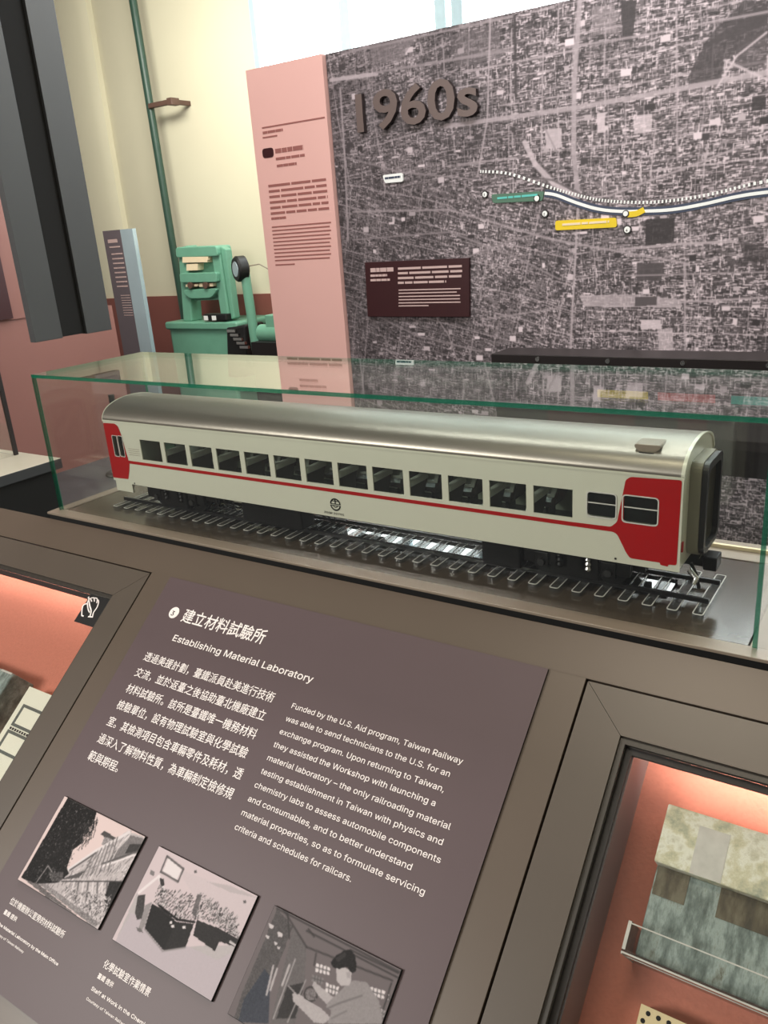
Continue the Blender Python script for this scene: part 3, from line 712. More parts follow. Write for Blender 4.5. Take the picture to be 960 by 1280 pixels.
# the three printed photographs (flat prints: ink colour per small quad)
def raster(nx, ny, base):
    return {'n': (nx, ny), 'a': np.tile(np.array(base, float)/255, (ny, nx, 1))}
class Print:
    def __init__(s, X0, X1, S0, S1, crop, nx=170, ny=118, base=(200,190,190)):
        s.b = (X0, X1, S0, S1); s.crop = crop; s.nx, s.ny = nx, ny
        s.a = np.tile(np.array(base, float)/255, (ny, nx, 1))
        s.U, s.V = np.meshgrid((np.arange(nx)+.5)/nx, (np.arange(ny)+.5)/ny)     # v from the bottom edge up
    def uv(s, q):
        cx_, cy_, k = s.crop; X_, s_ = desk_pt(cx_+q[0]/k, cy_+q[1]/k, PN+.004)
        return (X_-s.b[0])/(s.b[1]-s.b[0]), 1-(s_-s.b[2])/(s.b[3]-s.b[2])
    def mask(s, pts):
        P_ = [s.uv(q) for q in pts]; c = np.zeros((s.ny, s.nx), bool)
        for i in range(len(P_)):
            (x1_, y1_), (x2_, y2_) = P_[i-1], P_[i]
            if abs(y2_-y1_) < 1e-9: continue
            c ^= ((y1_ > s.V) != (y2_ > s.V)) & (s.U < (x2_-x1_)*(s.V-y1_)/(y2_-y1_)+x1_)
        return c
    def poly(s, pts, g, al=1., nz=0.):
        c = s.mask(pts); g = np.array(g if isinstance(g, (list, tuple)) else (g, g*.96, g*.97), float)/255
        v = g+(rng.random((s.ny, s.nx, 1))-.5)*nz/255*2; s.a[c] = s.a[c]*(1-al)+v[c]*al if nz else s.a[c]*(1-al)+g*al
    def line(s, pts, wd, g, al=.9):
        g = np.array((g, g*.96, g*.97), float)/255; P_ = [s.uv(q) for q in pts]; asp = (s.b[1]-s.b[0])/(s.b[3]-s.b[2])
        for (ax, ay), (bx_, by_) in zip(P_[:-1], P_[1:]):
            d = np.array([(bx_-ax)*asp, by_-ay]); L2 = (d**2).sum()+1e-9
            t_ = np.clip((((s.U-ax)*asp)*d[0]+(s.V-ay)*d[1])/L2, 0, 1); dist = np.hypot((s.U-ax)*asp-t_*d[0], s.V-ay-t_*d[1])
            m_ = (np.clip((wd/2+.004-dist)/.006, 0, 1)*al)[..., None]; s.a = s.a*(1-m_)+g*m_
    def speck(s, pts, n_, lo, hi, L_=(1, 5), ang_=None):
        c = np.argwhere(s.mask(pts))
        if not len(c): return
        for q in c[rng.integers(0, len(c), n_)]:
            a__ = rng.random()*6.28 if ang_ is None else ang_+rng.normal()*.2; g = rng.uniform(lo, hi)/255
            for k in range(rng.integers(*L_)):
                y_ = int(q[0]+math.sin(a__)*k); x_ = int(q[1]+math.cos(a__)*k)
                if 0 <= y_ < s.ny and 0 <= x_ < s.nx: s.a[y_, x_] = (g, g*.96, g*.97)
    def build(s, label, soft=.5):
        a = s.a; a = a*(1-soft)+soft*(np.roll(a,1,0)+np.roll(a,-1,0)+np.roll(a,1,1)+np.roll(a,-1,1))/4
        X0, X1, S0, S1 = s.b; o = MB(); S(o, X0, X1, S0, S1, PN, PN+.004)
        t_ = obj('photograph', o, 'blackgap', ip, label=label)
        color_grid('photo_print', lambda u, v: np.stack([X0+.0006+u*(X1-X0-.0012), -(S1-.0006-v*(S1-S0-.0012)), np.full_like(u, PN+.0045)], -1), s.nx, s.ny, np.clip(a*.93, 0, 1), 'print', t_)
K4, K5, K6 = (0, 980, 4.), (130, 1040, 4.364), (290, 1120, 4.174)
p1 = Print(.494, .7005, .4905, .6335, K4, base=(228,206,204))
p1.poly([(300,480),(345,420),(640,235),(745,270),(690,345),(620,490),(505,745),(190,500)], 188, .9, 12)
p1.speck([(300,480),(640,250),(690,345),(505,740),(190,500)], 500, 90, 245, (3, 12), 1.25)
p1.poly([(505,250),(525,232),(590,275),(565,300),(520,262)], 80); p1.poly([(525,262),(580,282),(545,320),(510,300)], 150, 1, 40)
p1.poly([(590,330),(650,268),(655,255),(735,275),(712,325),(600,380),(560,390)], 118, .9, 20); p1.poly([(625,350),(650,300),(712,300),(705,330)], 60, .9, 10)
p1.line([(345,428),(480,335),(650,240)], .035, 232); p1.line([(350,432),(480,345)], .02, 90); p1.line([(510,400),(695,335)], .018, 90); p1.line([(505,415),(690,350)], .02, 240)
p1.poly([(300,480),(430,432),(395,470)], 90); p1.line([(310,488),(560,488),(625,490)], .012, 70)
for k in range(7): p1.line([(470+20*k,350-14*k),(410+22*k,470-6*k)], .014, 110+20*(k % 2))
for k in range(8): p1.line([(370+24*k,495),(350+26*k,590+8*k)], .02, 105 if k % 2 else 226)
p1.poly([(548,490),(626,490),(548,665),(520,590)], 38, .95, 12)
p1.speck([(330,520),(560,560),(520,740),(400,640)], 400, 60, 240, (2, 6))
p1.poly([(190,498),(215,490),(500,700),(470,720)], 130, .8, 40); p1.poly([(108,468),(190,500),(420,690),(400,700)], 96, .9, 30)
p1.poly([(340,66),(485,140),(470,195),(425,235),(405,300),(365,330),(335,420),(345,450),(290,495),(180,500),(105,470)], 34, 1, 14)
p1.speck([(340,66),(485,140),(455,230),(400,310),(340,420),(290,490),(110,465)], 420, 20, 130, (1, 4)); p1.speck([(400,200),(500,160),(470,260),(400,320)], 120, 30, 80, (3, 9), -1.2)
p1.line([(180,495),(240,410),(260,440)], .012, 150); p1.poly([(240,440),(320,440),(310,490),(260,490)], 110, .6, 50)
p1.build('black and white photograph of a long building behind a dark tree')
p2 = Print(.734, .9405, .4935, .6345, K5, base=(212,196,200))
p2.poly([(180,330),(62,595),(605,935),(740,620),(560,620),(300,640)], 186, 1, 4); p2.poly([(320,560),(620,700),(700,660),(605,935),(62,595),(150,440)], (190,178,186), .8, 3)
p2.poly([(400,200),(855,360),(745,600),(480,330)], (206,192,196), .8, 3); p2.poly([(560,270),(700,330),(800,350),(855,362),(690,290)], 170, .5)
p2.line([(345,130),(435,200),(405,270),(310,215),(345,130)], .02, 96); p2.poly([(352,142),(425,203),(398,258),(322,212)], 232)
p2.line([(190,330),(300,240),(330,330)], .03, 236); p2.poly([(255,205),(280,215),(270,240),(250,230)], 130)
p2.poly([(305,250),(325,255),(330,290),(310,300)], 60); p2.speck([(290,300),(480,350),(520,480),(380,490),(270,380)], 420, 30, 210, (2, 7), 1.1)
p2.speck([(480,450),(520,330),(620,400),(720,470),(735,590),(640,530)], 420, 40, 210, (2, 7), 1.1); p2.poly([(480,440),(512,335),(535,345),(500,470)], 90, .8, 20)
p2.poly([(262,390),(345,440),(395,490),(492,502),(445,632),(325,648),(222,525)], 48, 1, 6); p2.poly([(262,390),(390,490),(330,640),(222,525)], 40, 1, 5); p2.line([(220,530),(320,652),(445,632)], .014, 150)
p2.poly([(508,480),(640,530),(742,590),(722,628),(630,598),(608,652),(488,565)], 52, 1, 6); p2.line([(300,400),(400,478),(495,492)], .02, 20); p2.line([(690,600),(720,620)], .02, 220)
p2.poly([(185,345),(225,340),(215,470),(180,480),(168,440)], 70, 1, 14); p2.poly([(225,400),(262,380),(225,510),(200,545),(190,520)], 150, 1, 10); p2.poly([(172,515),(200,530),(215,550),(185,545)], 110)
for q in ((365,495),(375,515),(437,520),(500,215),(770,380)): p2.poly([(q[0]-9,q[1]-6),(q[0]+7,q[1]-8),(q[0]+9,q[1]+7),(q[0]-6,q[1]+8)], 225 if q[1] > 400 else 100)
p2.speck([(600,440),(720,480),(730,580),(640,520)], 140, 60, 220, (1, 4))
p2.build('black and white photograph of a laboratory with dark benches', .45)
p3 = Print(.972, 1.184, .4945, .6365, K6, base=(112,104,106))
p3.poly([(235,62),(320,160),(230,380),(150,560),(0,668),(60,480),(150,280)], 88, 1, 14)
p3.poly([(30,660),(60,540),(170,380),(200,420),(190,668)], (62,66,76), .9, 8)
p3.poly([(320,160),(390,265),(380,450),(330,668),(200,668)], 104, .9, 8)
for a, b in (((235,62),(890,402)), ((270,70),(390,265)), ((390,180),(880,430)), ((390,265),(840,440)), ((290,70),(300,220)), ((620,280),(870,400)), ((440,300),(430,360)), ((430,210),(400,170)), ((835,455),(790,600))): p3.line([a, b], .016, 62, .7)
for q in ((205,155,14),(250,198,16),(185,212,10),(228,245,10),(243,268,9)): p3.poly([(q[0]-q[2],q[1]-q[2]),(q[0]+q[2],q[1]-q[2]*.3),(q[0]+q[2]*.6,q[1]+q[2]),(q[0]-q[2]*.5,q[1]+q[2]*.8)], 205)
for a, b in (((215,365),(180,515)), ((235,380),(200,490)), ((300,360),(262,465))): p3.line([a, b], .02, 190)
for x_, y_, w2, h2 in ((440,350,75,62), (492,452,68,66), (722,472,80,66), (820,515,16,46), (782,590,30,52), (765,570,14,20), (420,410,60,50)):
    p3.poly([(x_,y_),(x_+w2,y_+h2*.35),(x_+w2*.9,y_+h2),(x_-4,y_+h2*.7)], 226 if x_ != 420 else 130)
    for k in (.25, .5, .75): p3.line([(x_+w2*k,y_+h2*.35*k),(x_+w2*k-4,y_+h2*(.7+.3*k))], .008, 90)
    p3.line([(x_,y_+h2*.35),(x_+w2,y_+h2*.7)], .008, 90)
p3.poly([(290,470),(380,450),(330,640),(230,640)], 52, .9, 8); p3.line([(330,330),(215,640)], .012, 170); p3.line([(385,440),(290,660)], .012, 165); p3.line([(295,470),(380,560)], .01, 170)
for k in range(14):
    a = 2*math.pi*k/14; p3.line([(412+34*math.cos(a), 512+38*math.sin(a)), (412+34*math.cos(a+.5), 512+38*math.sin(a+.5))], .012, 60)
p3.poly([(385,490),(440,490),(440,540),(390,545)], 120, .7, 40)
p3.poly([(430,445),(460,470),(545,540),(600,600),(520,590),(450,520),(420,470)], 176, 1, 6)
p3.poly([(315,505),(350,515),(470,590),(520,640),(480,668),(430,662),(360,590),(318,550)], 178, 1, 6)
p3.poly([(600,460),(640,440),(705,450),(770,545),(790,668),(500,668),(520,600),(490,580),(500,560),(560,500)], 146, 1, 6); p3.line([(495,590),(560,560),(680,520)], .012, 112); p3.line([(520,640),(600,600)], .010, 118)
p3.poly([(545,375),(590,372),(625,395),(625,440),(612,465),(570,470),(548,440)], 186, 1, 4); p3.poly([(598,395),(620,398),(618,430),(602,425)], 164)
p3.poly([(515,345),(545,310),(585,285),(620,275),(640,300),(652,350),(648,395),(625,400),(600,368),(560,380),(530,372)], 42, 1, 7); p3.poly([(540,325),(590,290),(600,310),(555,345)], 66, .7)
p3.build('black and white photograph of a man working at laboratory apparatus')

# ------------------------------------------------------------------ sunk showcases in the desk
def ring(mb, x0_, x1_, s0, s1, wd, n0, n1):
    S(mb, x0_, x1_, s0, s0+wd, n0, n1); S(mb, x0_, x1_, s1-wd, s1, n0, n1); S(mb, x0_, x0_+wd, s0+wd, s1-wd, n0, n1); S(mb, x1_-wd, x1_, s0+wd, s1-wd, n0, n1)
def showcase(label, X0, X1, S0, S1, flab):
    o = thing('desk_showcase', label, 'showcase', ((X0+X1)/2, -(S0+S1)/2, 0), 'D'); b = .0635
    g = .0004
    for poly in ([(X0,-S0),(X1,-S0),(X1-b,-S0-b),(X0+b,-S0-b)], [(X1,-S0),(X1,-S1),(X1-b,-S1+b),(X1-b,-S0-b)], [(X1,-S1),(X0,-S1),(X0+b,-S1+b),(X1-b,-S1+b)], [(X0,-S1),(X0,-S0),(X0+b,-S0-b),(X0+b,-S1+b)]):
        cx_ = sum(q[0] for q in poly)/4; cy_ = sum(q[1] for q in poly)/4
        d0 = Vector((poly[1][0]-poly[0][0], poly[1][1]-poly[0][1])).normalized()*g
        poly = [(poly[0][0]+d0.x, poly[0][1]+d0.y), (poly[1][0]-d0.x, poly[1][1]-d0.y), (poly[2][0]-d0.x, poly[2][1]-d0.y), (poly[3][0]+d0.x, poly[3][1]+d0.y)]
        obj('frame_bar', MB().prism(poly, 'z', -.012, 0), 'desk2', o)
    x0_, x1_, s0, s1 = X0+b, X1-b, S0+b, S1-b
    m_ = MB(); ring(m_, x0_, x1_, s0, s1, .008, -.014, -.005); obj('frame_step', m_, 'step', o, bevel=.0006)
    m_ = MB(); ring(m_, x0_+.008, x1_-.008, s0+.008, s1-.008, .009, -.022, -.0155); obj('glass_gasket', m_, 'panelside', o, bevel=.0006)
    m_ = MB(); S(m_, x0_+.004, x1_-.004, s0+.004, s1-.004, -.0153, -.0143); m_.m = [0]*6
    obj('cover_glass', m_, 'glass', o)
    ix0, ix1, is0, is1 = x0_+.019, x1_-.019, s0-.03, s1-.02
    m_ = MB(); d = -.112
    S(m_, ix0-.008, ix0, is0, is1, d, -.0225); S(m_, ix1, ix1+.008, is0, is1, d, -.0225); S(m_, ix0-.008, ix1+.008, is0-.008, is0, d, -.0225); S(m_, ix0-.008, ix1+.008, is1, is1+.008, d, -.0225)
    obj('inner_wall', m_, 'inner', o)
    m_ = MB(); S(m_, ix0-.008, ix1+.008, is0-.008, is1+.008, d-.01, d); obj('felt_bed', m_, 'felt', o, label=flab)
    m_ = MB(); S(m_, ix0+.02, ix1-.02, is0+.002, is0+.014, -.040, -.030); obj('light_bar', m_, 'silver', o)
    # the strip lamp under the upper frame
    l = bpy.data.lights.new('showcase_strip_lamp', 'AREA'); l.shape = 'RECTANGLE'; l.size = ix1-ix0-.06; l.size_y = .008; l.energy = .78; l.color = (1, .90, .80)
    lo = bpy.data.objects.new('showcase_strip_lamp', l); C.objects.link(lo)
    Mx = frame_mat('D', ((ix0+ix1)/2, -(is0+.016), -.042))
    lo.matrix_world = Mx @ Matrix.Rotation(math.radians(28), 4, 'X')
    return o, d
LC, dpt = showcase('left sunk showcase with salmon felt and a no touching sticker', -.55, .3825, .06, .84, 'salmon felt bed')
RCs, dpt = showcase('right sunk showcase with salmon felt holding the weathered slab', 1.2975, 1.91, .06, .84, 'salmon felt bed')
# no-touching sticker
sk = thing('no_touching_sticker', 'black square no touching sticker on the corner of the left showcase glass', 'sticker', (.277, -.162, -.0142), 'D')
m_ = MB(); S(m_, .240, .315, .1275, .195, -.0142, -.0138); obj('backing', m_, 'black', sk)
hn = MB()
def hp(x, y): X_, s_ = desk_pt(x/4.267, 700+y/4.267, -.0138); return (X_, -s_)
def hr(pts, w2): 
    for q in join(*[ribbon(spline([hp(*p_) for p_ in pts], 4), w2, 0)]).f: pass
    r_ = ribbon(spline([hp(*p_) for p_ in pts], 4), w2, 0, .0002); r_.v = [(a, c_, -.0136+b) for a, b, c_ in r_.v]; return r_
hn = join(hr([(436,296),(438,262),(446,240),(466,232)], .0028), hr([(466,232),(472,214),(482,205)], .0028), hr([(482,205),(490,222)], .0026), hr([(484,204),(500,202),(504,222)], .0026), hr([(500,203),(518,206),(516,230)], .0026),
          hr([(518,210),(526,222),(518,252),(500,278),(494,300)], .0028), hr([(472,196),(478,240),(486,272),(480,300)], .0032), hr([(470,302),(496,304)], .0028), hr([(436,296),(446,300)], .0028), hr([(466,232),(470,262),(478,280)], .0026))
obj('hand_symbol', hn, 'ink', sk)
# exhibits on the left: printed leaflet and dark box edge
lf = thing('printed_leaflet', 'cream leaflet with two grey printed pictures on the left salmon felt', 'leaflet', (.19, -.46, -.07), 'D')
def D4(pts, n): return [(lambda q: (q[0], -q[1]))(desk_pt(*p_, n)) for p_ in pts]
NL = -.075
L4 = D4([(37,858),(63,870)], NL); x0_, y0_ = L4[0]
m_ = MB().box(x0_, x0_+.10, y0_-.20, y0_, dpt, NL); obj('leaflet_sheet', m_, 'paper', lf)
m_ = MB().box(x0_+.014, x0_+.09, y0_-.083, y0_-.036, NL, NL+.0006); obj('printed_picture', m_, 'pink2', lf)
m_ = MB().box(x0_+.014, x0_+.09, y0_-.138, y0_-.092, NL, NL+.0006); obj('printed_picture', m_, 'pink2', lf)
m_ = MB().box(x0_+.022, x0_+.08, y0_-.077, y0_-.042, NL, NL+.0009).box(x0_+.022, x0_+.08, y0_-.132, y0_-.098, NL, NL+.0009); obj('picture_centre', m_, 'paper', lf)
m_ = MB()
for k in range(9): m_.box(x0_+.016+.008*k, x0_+.021+.008*k, y0_-.0905, y0_-.0855, NL, NL+.0008)
obj('film_perforation', m_, 'panelside', lf)
bxo = thing('dark_box_file', 'dark grey green box with pale spine edge on the left salmon felt', 'box', (.0, -.36, -.08), 'D')
m_ = MB(); q = desk_pt(17, 842, -.05)
S(m_, q[0]-.22, q[0], q[1], q[1]+.12, dpt, -.05); obj('box_body', m_, 'slabd', bxo, bevel=.003)
m_ = MB(); S(m_, q[0]-.04, q[0]-.003, q[1]+.0, q[1]+.004, -.0505, -.0485); obj('spine_edge', m_, 'acre', bxo)
# exhibits on the right: slab in a clear holder, perforated card
sl = thing('weathered_slab', 'weathered slab with pale upper face and grey green lower face in clear holder', 'slab', (1.55, -.27, -.1), 'D')
m_ = MB().prism([(-.181,-.045),(-.256,-.045),(-.256,dpt),(-.181,dpt)], 'x', 1.432, 1.82); obj('pale_upper_face', m_, 'slabl', sl, bevel=.002, label='pale cream green upper face')
m_ = MB().prism([(-.256,-.062),(-.366,-.062),(-.366,dpt),(-.256,dpt)], 'x', 1.434, 1.82); obj('dark_lower_face', m_, 'slabd', sl, bevel=.002, label='grey green lower face')
m_ = MB()
S(m_, 1.436, 1.475, .2565, .292, -.062, -.0612); S(m_, 1.512, 1.60, .2565, .292, -.062, -.0612); S(m_, 1.64, 1.80, .2565, .292, -.062, -.0612); obj('brown_band', m_, 'slabb', sl, label='brown discoloured band')
m_ = MB(); S(m_, 1.475, 1.512, .196, .2555, -.045, -.0446); obj('clear_tape', m_, 'acre', sl, label='strip of clear tape')
th_ = thing('acrylic_holder', 'clear acrylic ledge holder carrying the weathered slab', 'holder', (1.6, -.36, -.1), 'D')
m_ = MB(); S(m_, 1.424, 1.86, .368, .3725, dpt, -.030); S(m_, 1.424, 1.428, .335, .368, dpt, -.030); obj('front_lip', m_, 'acr', th_)
m_ = MB(); S(m_, 1.424, 1.86, .3705, .3725, -.030, -.0292); S(m_, 1.424, 1.428, .335, .368, -.030, -.0292); S(m_, 1.424, 1.86, .3725, .3731, -.060, -.058); S(m_, 1.428, 1.86, .3365, .338, -.0305, -.0297)
S(m_, 1.424, 1.4255, .3725, .3735, dpt, -.03); obj('polished_edge', m_, 'acre', th_)
pf = thing('perforated_card', 'cream card with punched holes below the slab in the right showcase', 'card', (1.5, -.46, -.1), 'D')
m_ = MB(); S(m_, 1.453, 1.64, .414, .56, dpt, -.07); obj('card', m_, 'perf', pf)
m_ = MB()
for k in range(14):
    X_ = 1.463+.012*k
    m_.lathe((X_, -.421, -.0699), 'z', [(0, .0028), (.0003, .0028)], 10)
    m_.lathe((1.459, -.421-.0095*(k+1), -.0699), 'z', [(0, .0028), (.0003, .0028)], 10)
obj('punched_hole', m_, 'blackgap', pf)

# ------------------------------------------------------------------ glass case over the train
gc = thing('glass_case', 'long clear glass case with green edges covering the model railway coach', 'glass case', (.75, .156, 0))
H, DP, T = .3161, .3128, .0066
def pane(name, x0_, x1_, y0_, y1_, z0, z1_, thin, g='glass'):
    sd = {'z': (0,0,1,1,1,1), 'y': (2,1,0,1,0,1), 'x': (2,1,1,0,1,0)}[thin]
    return obj(name, MB().box(x0_, x1_, y0_, y1_, z0, z1_, 0, sd), [g, 'edge', 'lip'], gc, fix=False)
pane('top_pane', 0, 1.5, 0, DP, H-T, H, 'z', 'topglass')
pane('front_pane', 0, 1.5, 0, T, .0002, H-T-.0004, 'y')
pane('back_pane', 0, 1.5, DP-T, DP, .0002, H-T-.0004, 'y')
pane('side_pane', 0, T, T+.0003, DP-T-.0003, .0002, H-T-.0004, 'x')
pane('side_pane', 1.5-T, 1.5, T+.0003, DP-T-.0003, .0002, H-T-.0004, 'x')

# ------------------------------------------------------------------ model track
tk = thing('model_track', 'clear acrylic model railway track with black rails under the coach', 'track', (.76, .142, -.0012))
t0 = None
RZ = .0128
for k in range(36):
    x = 1.409-.0368*k
    if x < .10: break
    if t0 is None:
        tm = MB().prism(poly_round([(x-.008,.062),(x+.008,.062),(x+.008,.217),(x-.008,.217)], .004, 2), 'z', -.0011, .0058, 0)
        oo = poly_round([(x-.008,.062),(x+.008,.062),(x+.008,.217),(x-.008,.217)], .004, 2); ii_ = poly_round([(x-.0064,.0636),(x+.0064,.0636),(x+.0064,.2154),(x-.0064,.2154)], .003, 2)
        for a in range(len(oo)):
            b = (a+1) % len(oo); tm.face([(*oo[a],.0062),(*oo[b],.0062),(*ii_[b],.0062),(*ii_[a],.0062)], 1); tm.face([(*oo[a],.0052),(*oo[b],.0052),(*oo[b],.0062),(*oo[a],.0062)], 1)
        t0 = obj('tie', tm, ['acr', 'acre'], tk, org=(x, .142, 0))
    else: dup(t0, (x-1.409, 0, 0))
m_ = MB().face([(.10,.1095,-.0006),(1.352,.1095,-.0006),(1.352,.1755,.0040),(.10,.1755,.0040)]).face([(.10,.1755,.0040),(1.352,.1755,.0040),(1.352,.1755,-.0011),(.10,.1755,-.0011)])
obj('tilted_reflector_strip', m_, 'bed', tk, fix=False)  # added gloss strip, tilted so it mirrors the window under the coach
for y in (.106, .179):
    obj('rail', MB().box(.103, 1.415, y-.0022, y+.0022, .0062, RZ).box(.103, 1.415, y-.0035, y+.0035, .0062, .0074), 'rail', tk)

# ------------------------------------------------------------------ the coach
TX0, TX1, Y0, Y1, ZB, ZE = .138, 1.381, .060, .236, .068, .2105
tr = thing('model_railway_coach', 'long ivory and red model railway coach with silver roof inside the glass case', 'model train', (.76, .148, RZ))
wins = [(.2495+.0756*k, .2495+.0756*k+.0635, .1295, .1745) for k in range(13)]
wins_end = [(1.2435, 1.2865, .1375, .1745), (1.2975, 1.3470, .1355, .1755)]
wleft = [(.1605, .1755, .130, .1765), (.1790, .1935, .131, .1770)]
holes = wins+wins_end+wleft
def skin(y, th2, holes_):
    xs = sorted({TX0, TX1, *[h[0] for h in holes_], *[h[1] for h in holes_]}); mb = MB()
    for a, b in zip(xs[:-1], xs[1:]):
        xm = (a+b)/2; hs = sorted([(h[2], h[3]) for h in holes_ if h[0] < xm < h[1]]); z = ZB if xm > .215 else .072
        for lo, hi in hs+[(ZE, ZE)]:
            if lo > z+1e-6: mb.box(a, b, y, y+th2, z, lo)
            z = hi
    return mb
obj('front_side', skin(Y0, .003, holes), 'train', tr, fix=True)
obj('rear_side', skin(Y1-.003, .003, wins), 'train', tr)
# dark rebates and glass
fp = MB(); pn = None
for k, (a, b, c_, d) in enumerate(wins):
    q = MB().box(a, b, Y0+.0018, Y0+.0024, c_, d)
    if pn is None: pn = obj('window_pane', q, 'tglass', tr, org=(a, Y0, c_))
    else: dup(pn, (a-wins[0][0], 0, 0))
pr = None
for k, (a, b, c_, d) in enumerate(wins):
    q = MB().box(a, b, Y1-.0024, Y1-.0018, c_, d)
    if pr is None: pr = obj('window_pane', q, 'tglass', tr, org=(a, Y1, c_))
    else: dup(pr, (a-wins[0][0], 0, 0))
def frame2(a, b, c_, d, t_, y0_, y1_, r=.005):
    mb = MB(); o_ = poly_round([(a-t_,c_-t_),(b+t_,c_-t_),(b+t_,d+t_),(a-t_,d+t_)], r+t_, 4); i_ = poly_round([(a,c_),(b,c_),(b,d),(a,d)], r, 4); n_ = len(o_)
    for k in range(n_):
        j = (k+1) % n_
        mb.face([(o_[k][0],y0_,o_[k][1]),(o_[j][0],y0_,o_[j][1]),(i_[j][0],y0_,i_[j][1]),(i_[k][0],y0_,i_[k][1])])
        mb.face([(i_[k][0],y0_,i_[k][1]),(i_[j][0],y0_,i_[j][1]),(i_[j][0],y1_,i_[j][1]),(i_[k][0],y1_,i_[k][1])])
        mb.face([(o_[k][0],y0_,o_[k][1]),(o_[j][0],y0_,o_[j][1]),(o_[j][0],y1_,o_[j][1]),(o_[k][0],y1_,o_[k][1])])
    return mb
for a, b, c_, d in wins_end:
    w2 = obj('sash_window', frame2(a, b, c_, d, .0018, Y0-.0012, Y0+.002), 'acre', tr, label='sash window with silver rim')
    obj('sash_glass', MB().box(a, b, Y0+.001, Y0+.002, c_, d), 'tglass', w2)
    zm_ = c_+(d-c_)*.56; obj('sash_bar', MB().box(a, b, Y0-.0004, Y0+.001, zm_-.0007, zm_+.0007), 'acre', w2)
    obj('blind', MB().box(a-.004, b+.004, Y0+.012, Y0+.014, c_-.004, d+.004), 'blackm', w2)
for a, b, c_, d in wleft:
    w2 = obj('door_window', frame2(a, b, c_, d, .0012, Y0-.001, Y0+.002, .003), 'acre', tr, label='narrow door window with silver rim')
    obj('door_glass', MB().box(a, b, Y0+.001, Y0+.002, c_, d), 'tglass', w2); obj('blind', MB().box(a-.001, b+.001, Y0+.008, Y0+.010, c_, d), 'blackm', w2)
# red paint
def redpoly(outer, holes_):
    """flat paint patch with window openings, cut by a triangulated fill"""
    bm = bmesh.new()
    def loop(pts):
        vs = [bm.verts.new((x, 0, z)) for x, z in pts]; es = [bm.edges.new((vs[i], vs[(i+1) % len(vs)])) for i in range(len(vs))]; return es
    es = loop(outer)
    for h in holes_: es += loop(h)
    bmesh.ops.triangle_fill(bm, edges=es, use_beauty=True, use_dissolve=False)
    mb = MB(); bm.verts.index_update(); mb.v = [(q.co.x, Y0-.0005, q.co.z) for q in bm.verts]; mb.f = [tuple(q.index for q in f.verts) for f in bm.faces]; mb.m = [0]*len(mb.f); bm.free(); return mb
ro = poly_round([(1.307,.2045),(1.3785,.2070),(1.3770,.0785),(1.3655,.0780),(1.3650,.0745),(1.3540,.0755),(1.3535,.0790),(1.3100,.0785),(1.3040,.0860),(1.2900,.1130),(1.2840,.1165),(1.2200,.1165),(1.2200,.1232),(1.2800,.1240),(1.2890,.1330),(1.2975,.1840),(1.3000,.1990)], .0035, 3)
h_ = poly_round([(1.2975-.0018,.1355-.0018),(1.3470+.0018,.1355-.0018),(1.3470+.0018,.1755+.0018),(1.2975-.0018,.1755+.0018)], .0065, 4)
# the sash window rim cuts the paint's edge: keep the hole just inside it
h_ = [(max(x, 1.2985), z) for x, z in h_]
ro2 = [(min(x, 1.2968) if (.1335 < z < .178 and x < 1.299) else x, z) for x, z in ro]
obj('red_end_paint', redpoly(ro2, [h_]), 'red', tr, fix=True, label='red paint patch at the right end')
rl_ = poly_round([(.1385,.2035),(.176,.2045),(.186,.200),(.192,.183),(.2015,.1245),(.2035,.116),(.1985,.100),(.190,.0790),(.1385,.0775)], .003, 3)
obj('red_end_paint', redpoly(rl_, [poly_round([(a-.0012,c_-.0012),(b+.0012,c_-.0012),(b+.0012,d+.0012),(a-.0012,d+.0012)], .004, 3) for a, b, c_, d in wleft]), 'red', tr, label='red paint patch at the left end')
obj('red_stripe', MB().box(.200, 1.222, Y0-.0006, Y0, .1165, .1230), 'red', tr)
obj('red_lamp', MB().box(TX1, TX1+.002, Y0+.004, Y0+.010, .098, .113), 'red', tr)
# louvre lines left of first window
lv = MB()
for k in range(4): lv.box(.208, .243, Y0-.0004, Y0, .137+.0045*k, .1378+.0045*k)
obj('louvre', lv, 'lip', tr)
# skirts
obj('eave_strip', MB().box(TX0-.001, TX1+.001, Y0-.0012, Y0+.001, .2075, .2108), 'train', tr)
obj('step_skirt', MB().box(.143, .197, Y0+.001, Y0+.006, .048, .073), 'train', tr, label='ivory skirt at the left end')
obj('bolt', MB().lathe((.2085, Y0, .0715), 'y', [(-.001, .0016), (0, .0016)], 10).lathe((1.288, Y0, .0742), 'y', [(-.001, .0016), (0, .0016)], 10), 'blackm', tr)
# roof
half = [(.060,.2108),(.0602,.215),(.0635,.2215),(.070,.2295),(.079,.2360),(.092,.2415),(.108,.2455),(.127,.2485),(.148,.2495)]
arch = half+[(.296-y, z) for y, z in half[-2::-1]]
arch = spline(arch, 4)
inner_ = [(.148+(y-.148)*.972, .205+(z-.205)*.95) for y, z in arch]
def shell(prof, inn, x0_, x1_):
    mb = MB(); n_ = len(prof)
    for i in range(n_-1):
        (a, b), (c_, d) = prof[i], prof[i+1]; (e, f), (g, h) = inn[i], inn[i+1]
        mb.face([(x0_,a,b),(x1_,a,b),(x1_,c_,d),(x0_,c_,d)]); mb.face([(x0_,e,f),(x0_,g,h),(x1_,g,h),(x1_,e,f)])
        mb.face([(x0_,a,b),(x0_,c_,d),(x0_,g,h),(x0_,e,f)]); mb.face([(x1_,a,b),(x1_,e,f),(x1_,g,h),(x1_,c_,d)])
    return mb
obj('roof', shell(arch, inner_, TX0, TX1-.004), 'roof', tr, smooth=True)
obj('roof_rim', shell([(.148+(y-.148)*1.006, z+.0006) for y, z in arch], inner_, TX1-.004, TX1+.001), 'train', tr, smooth=True)
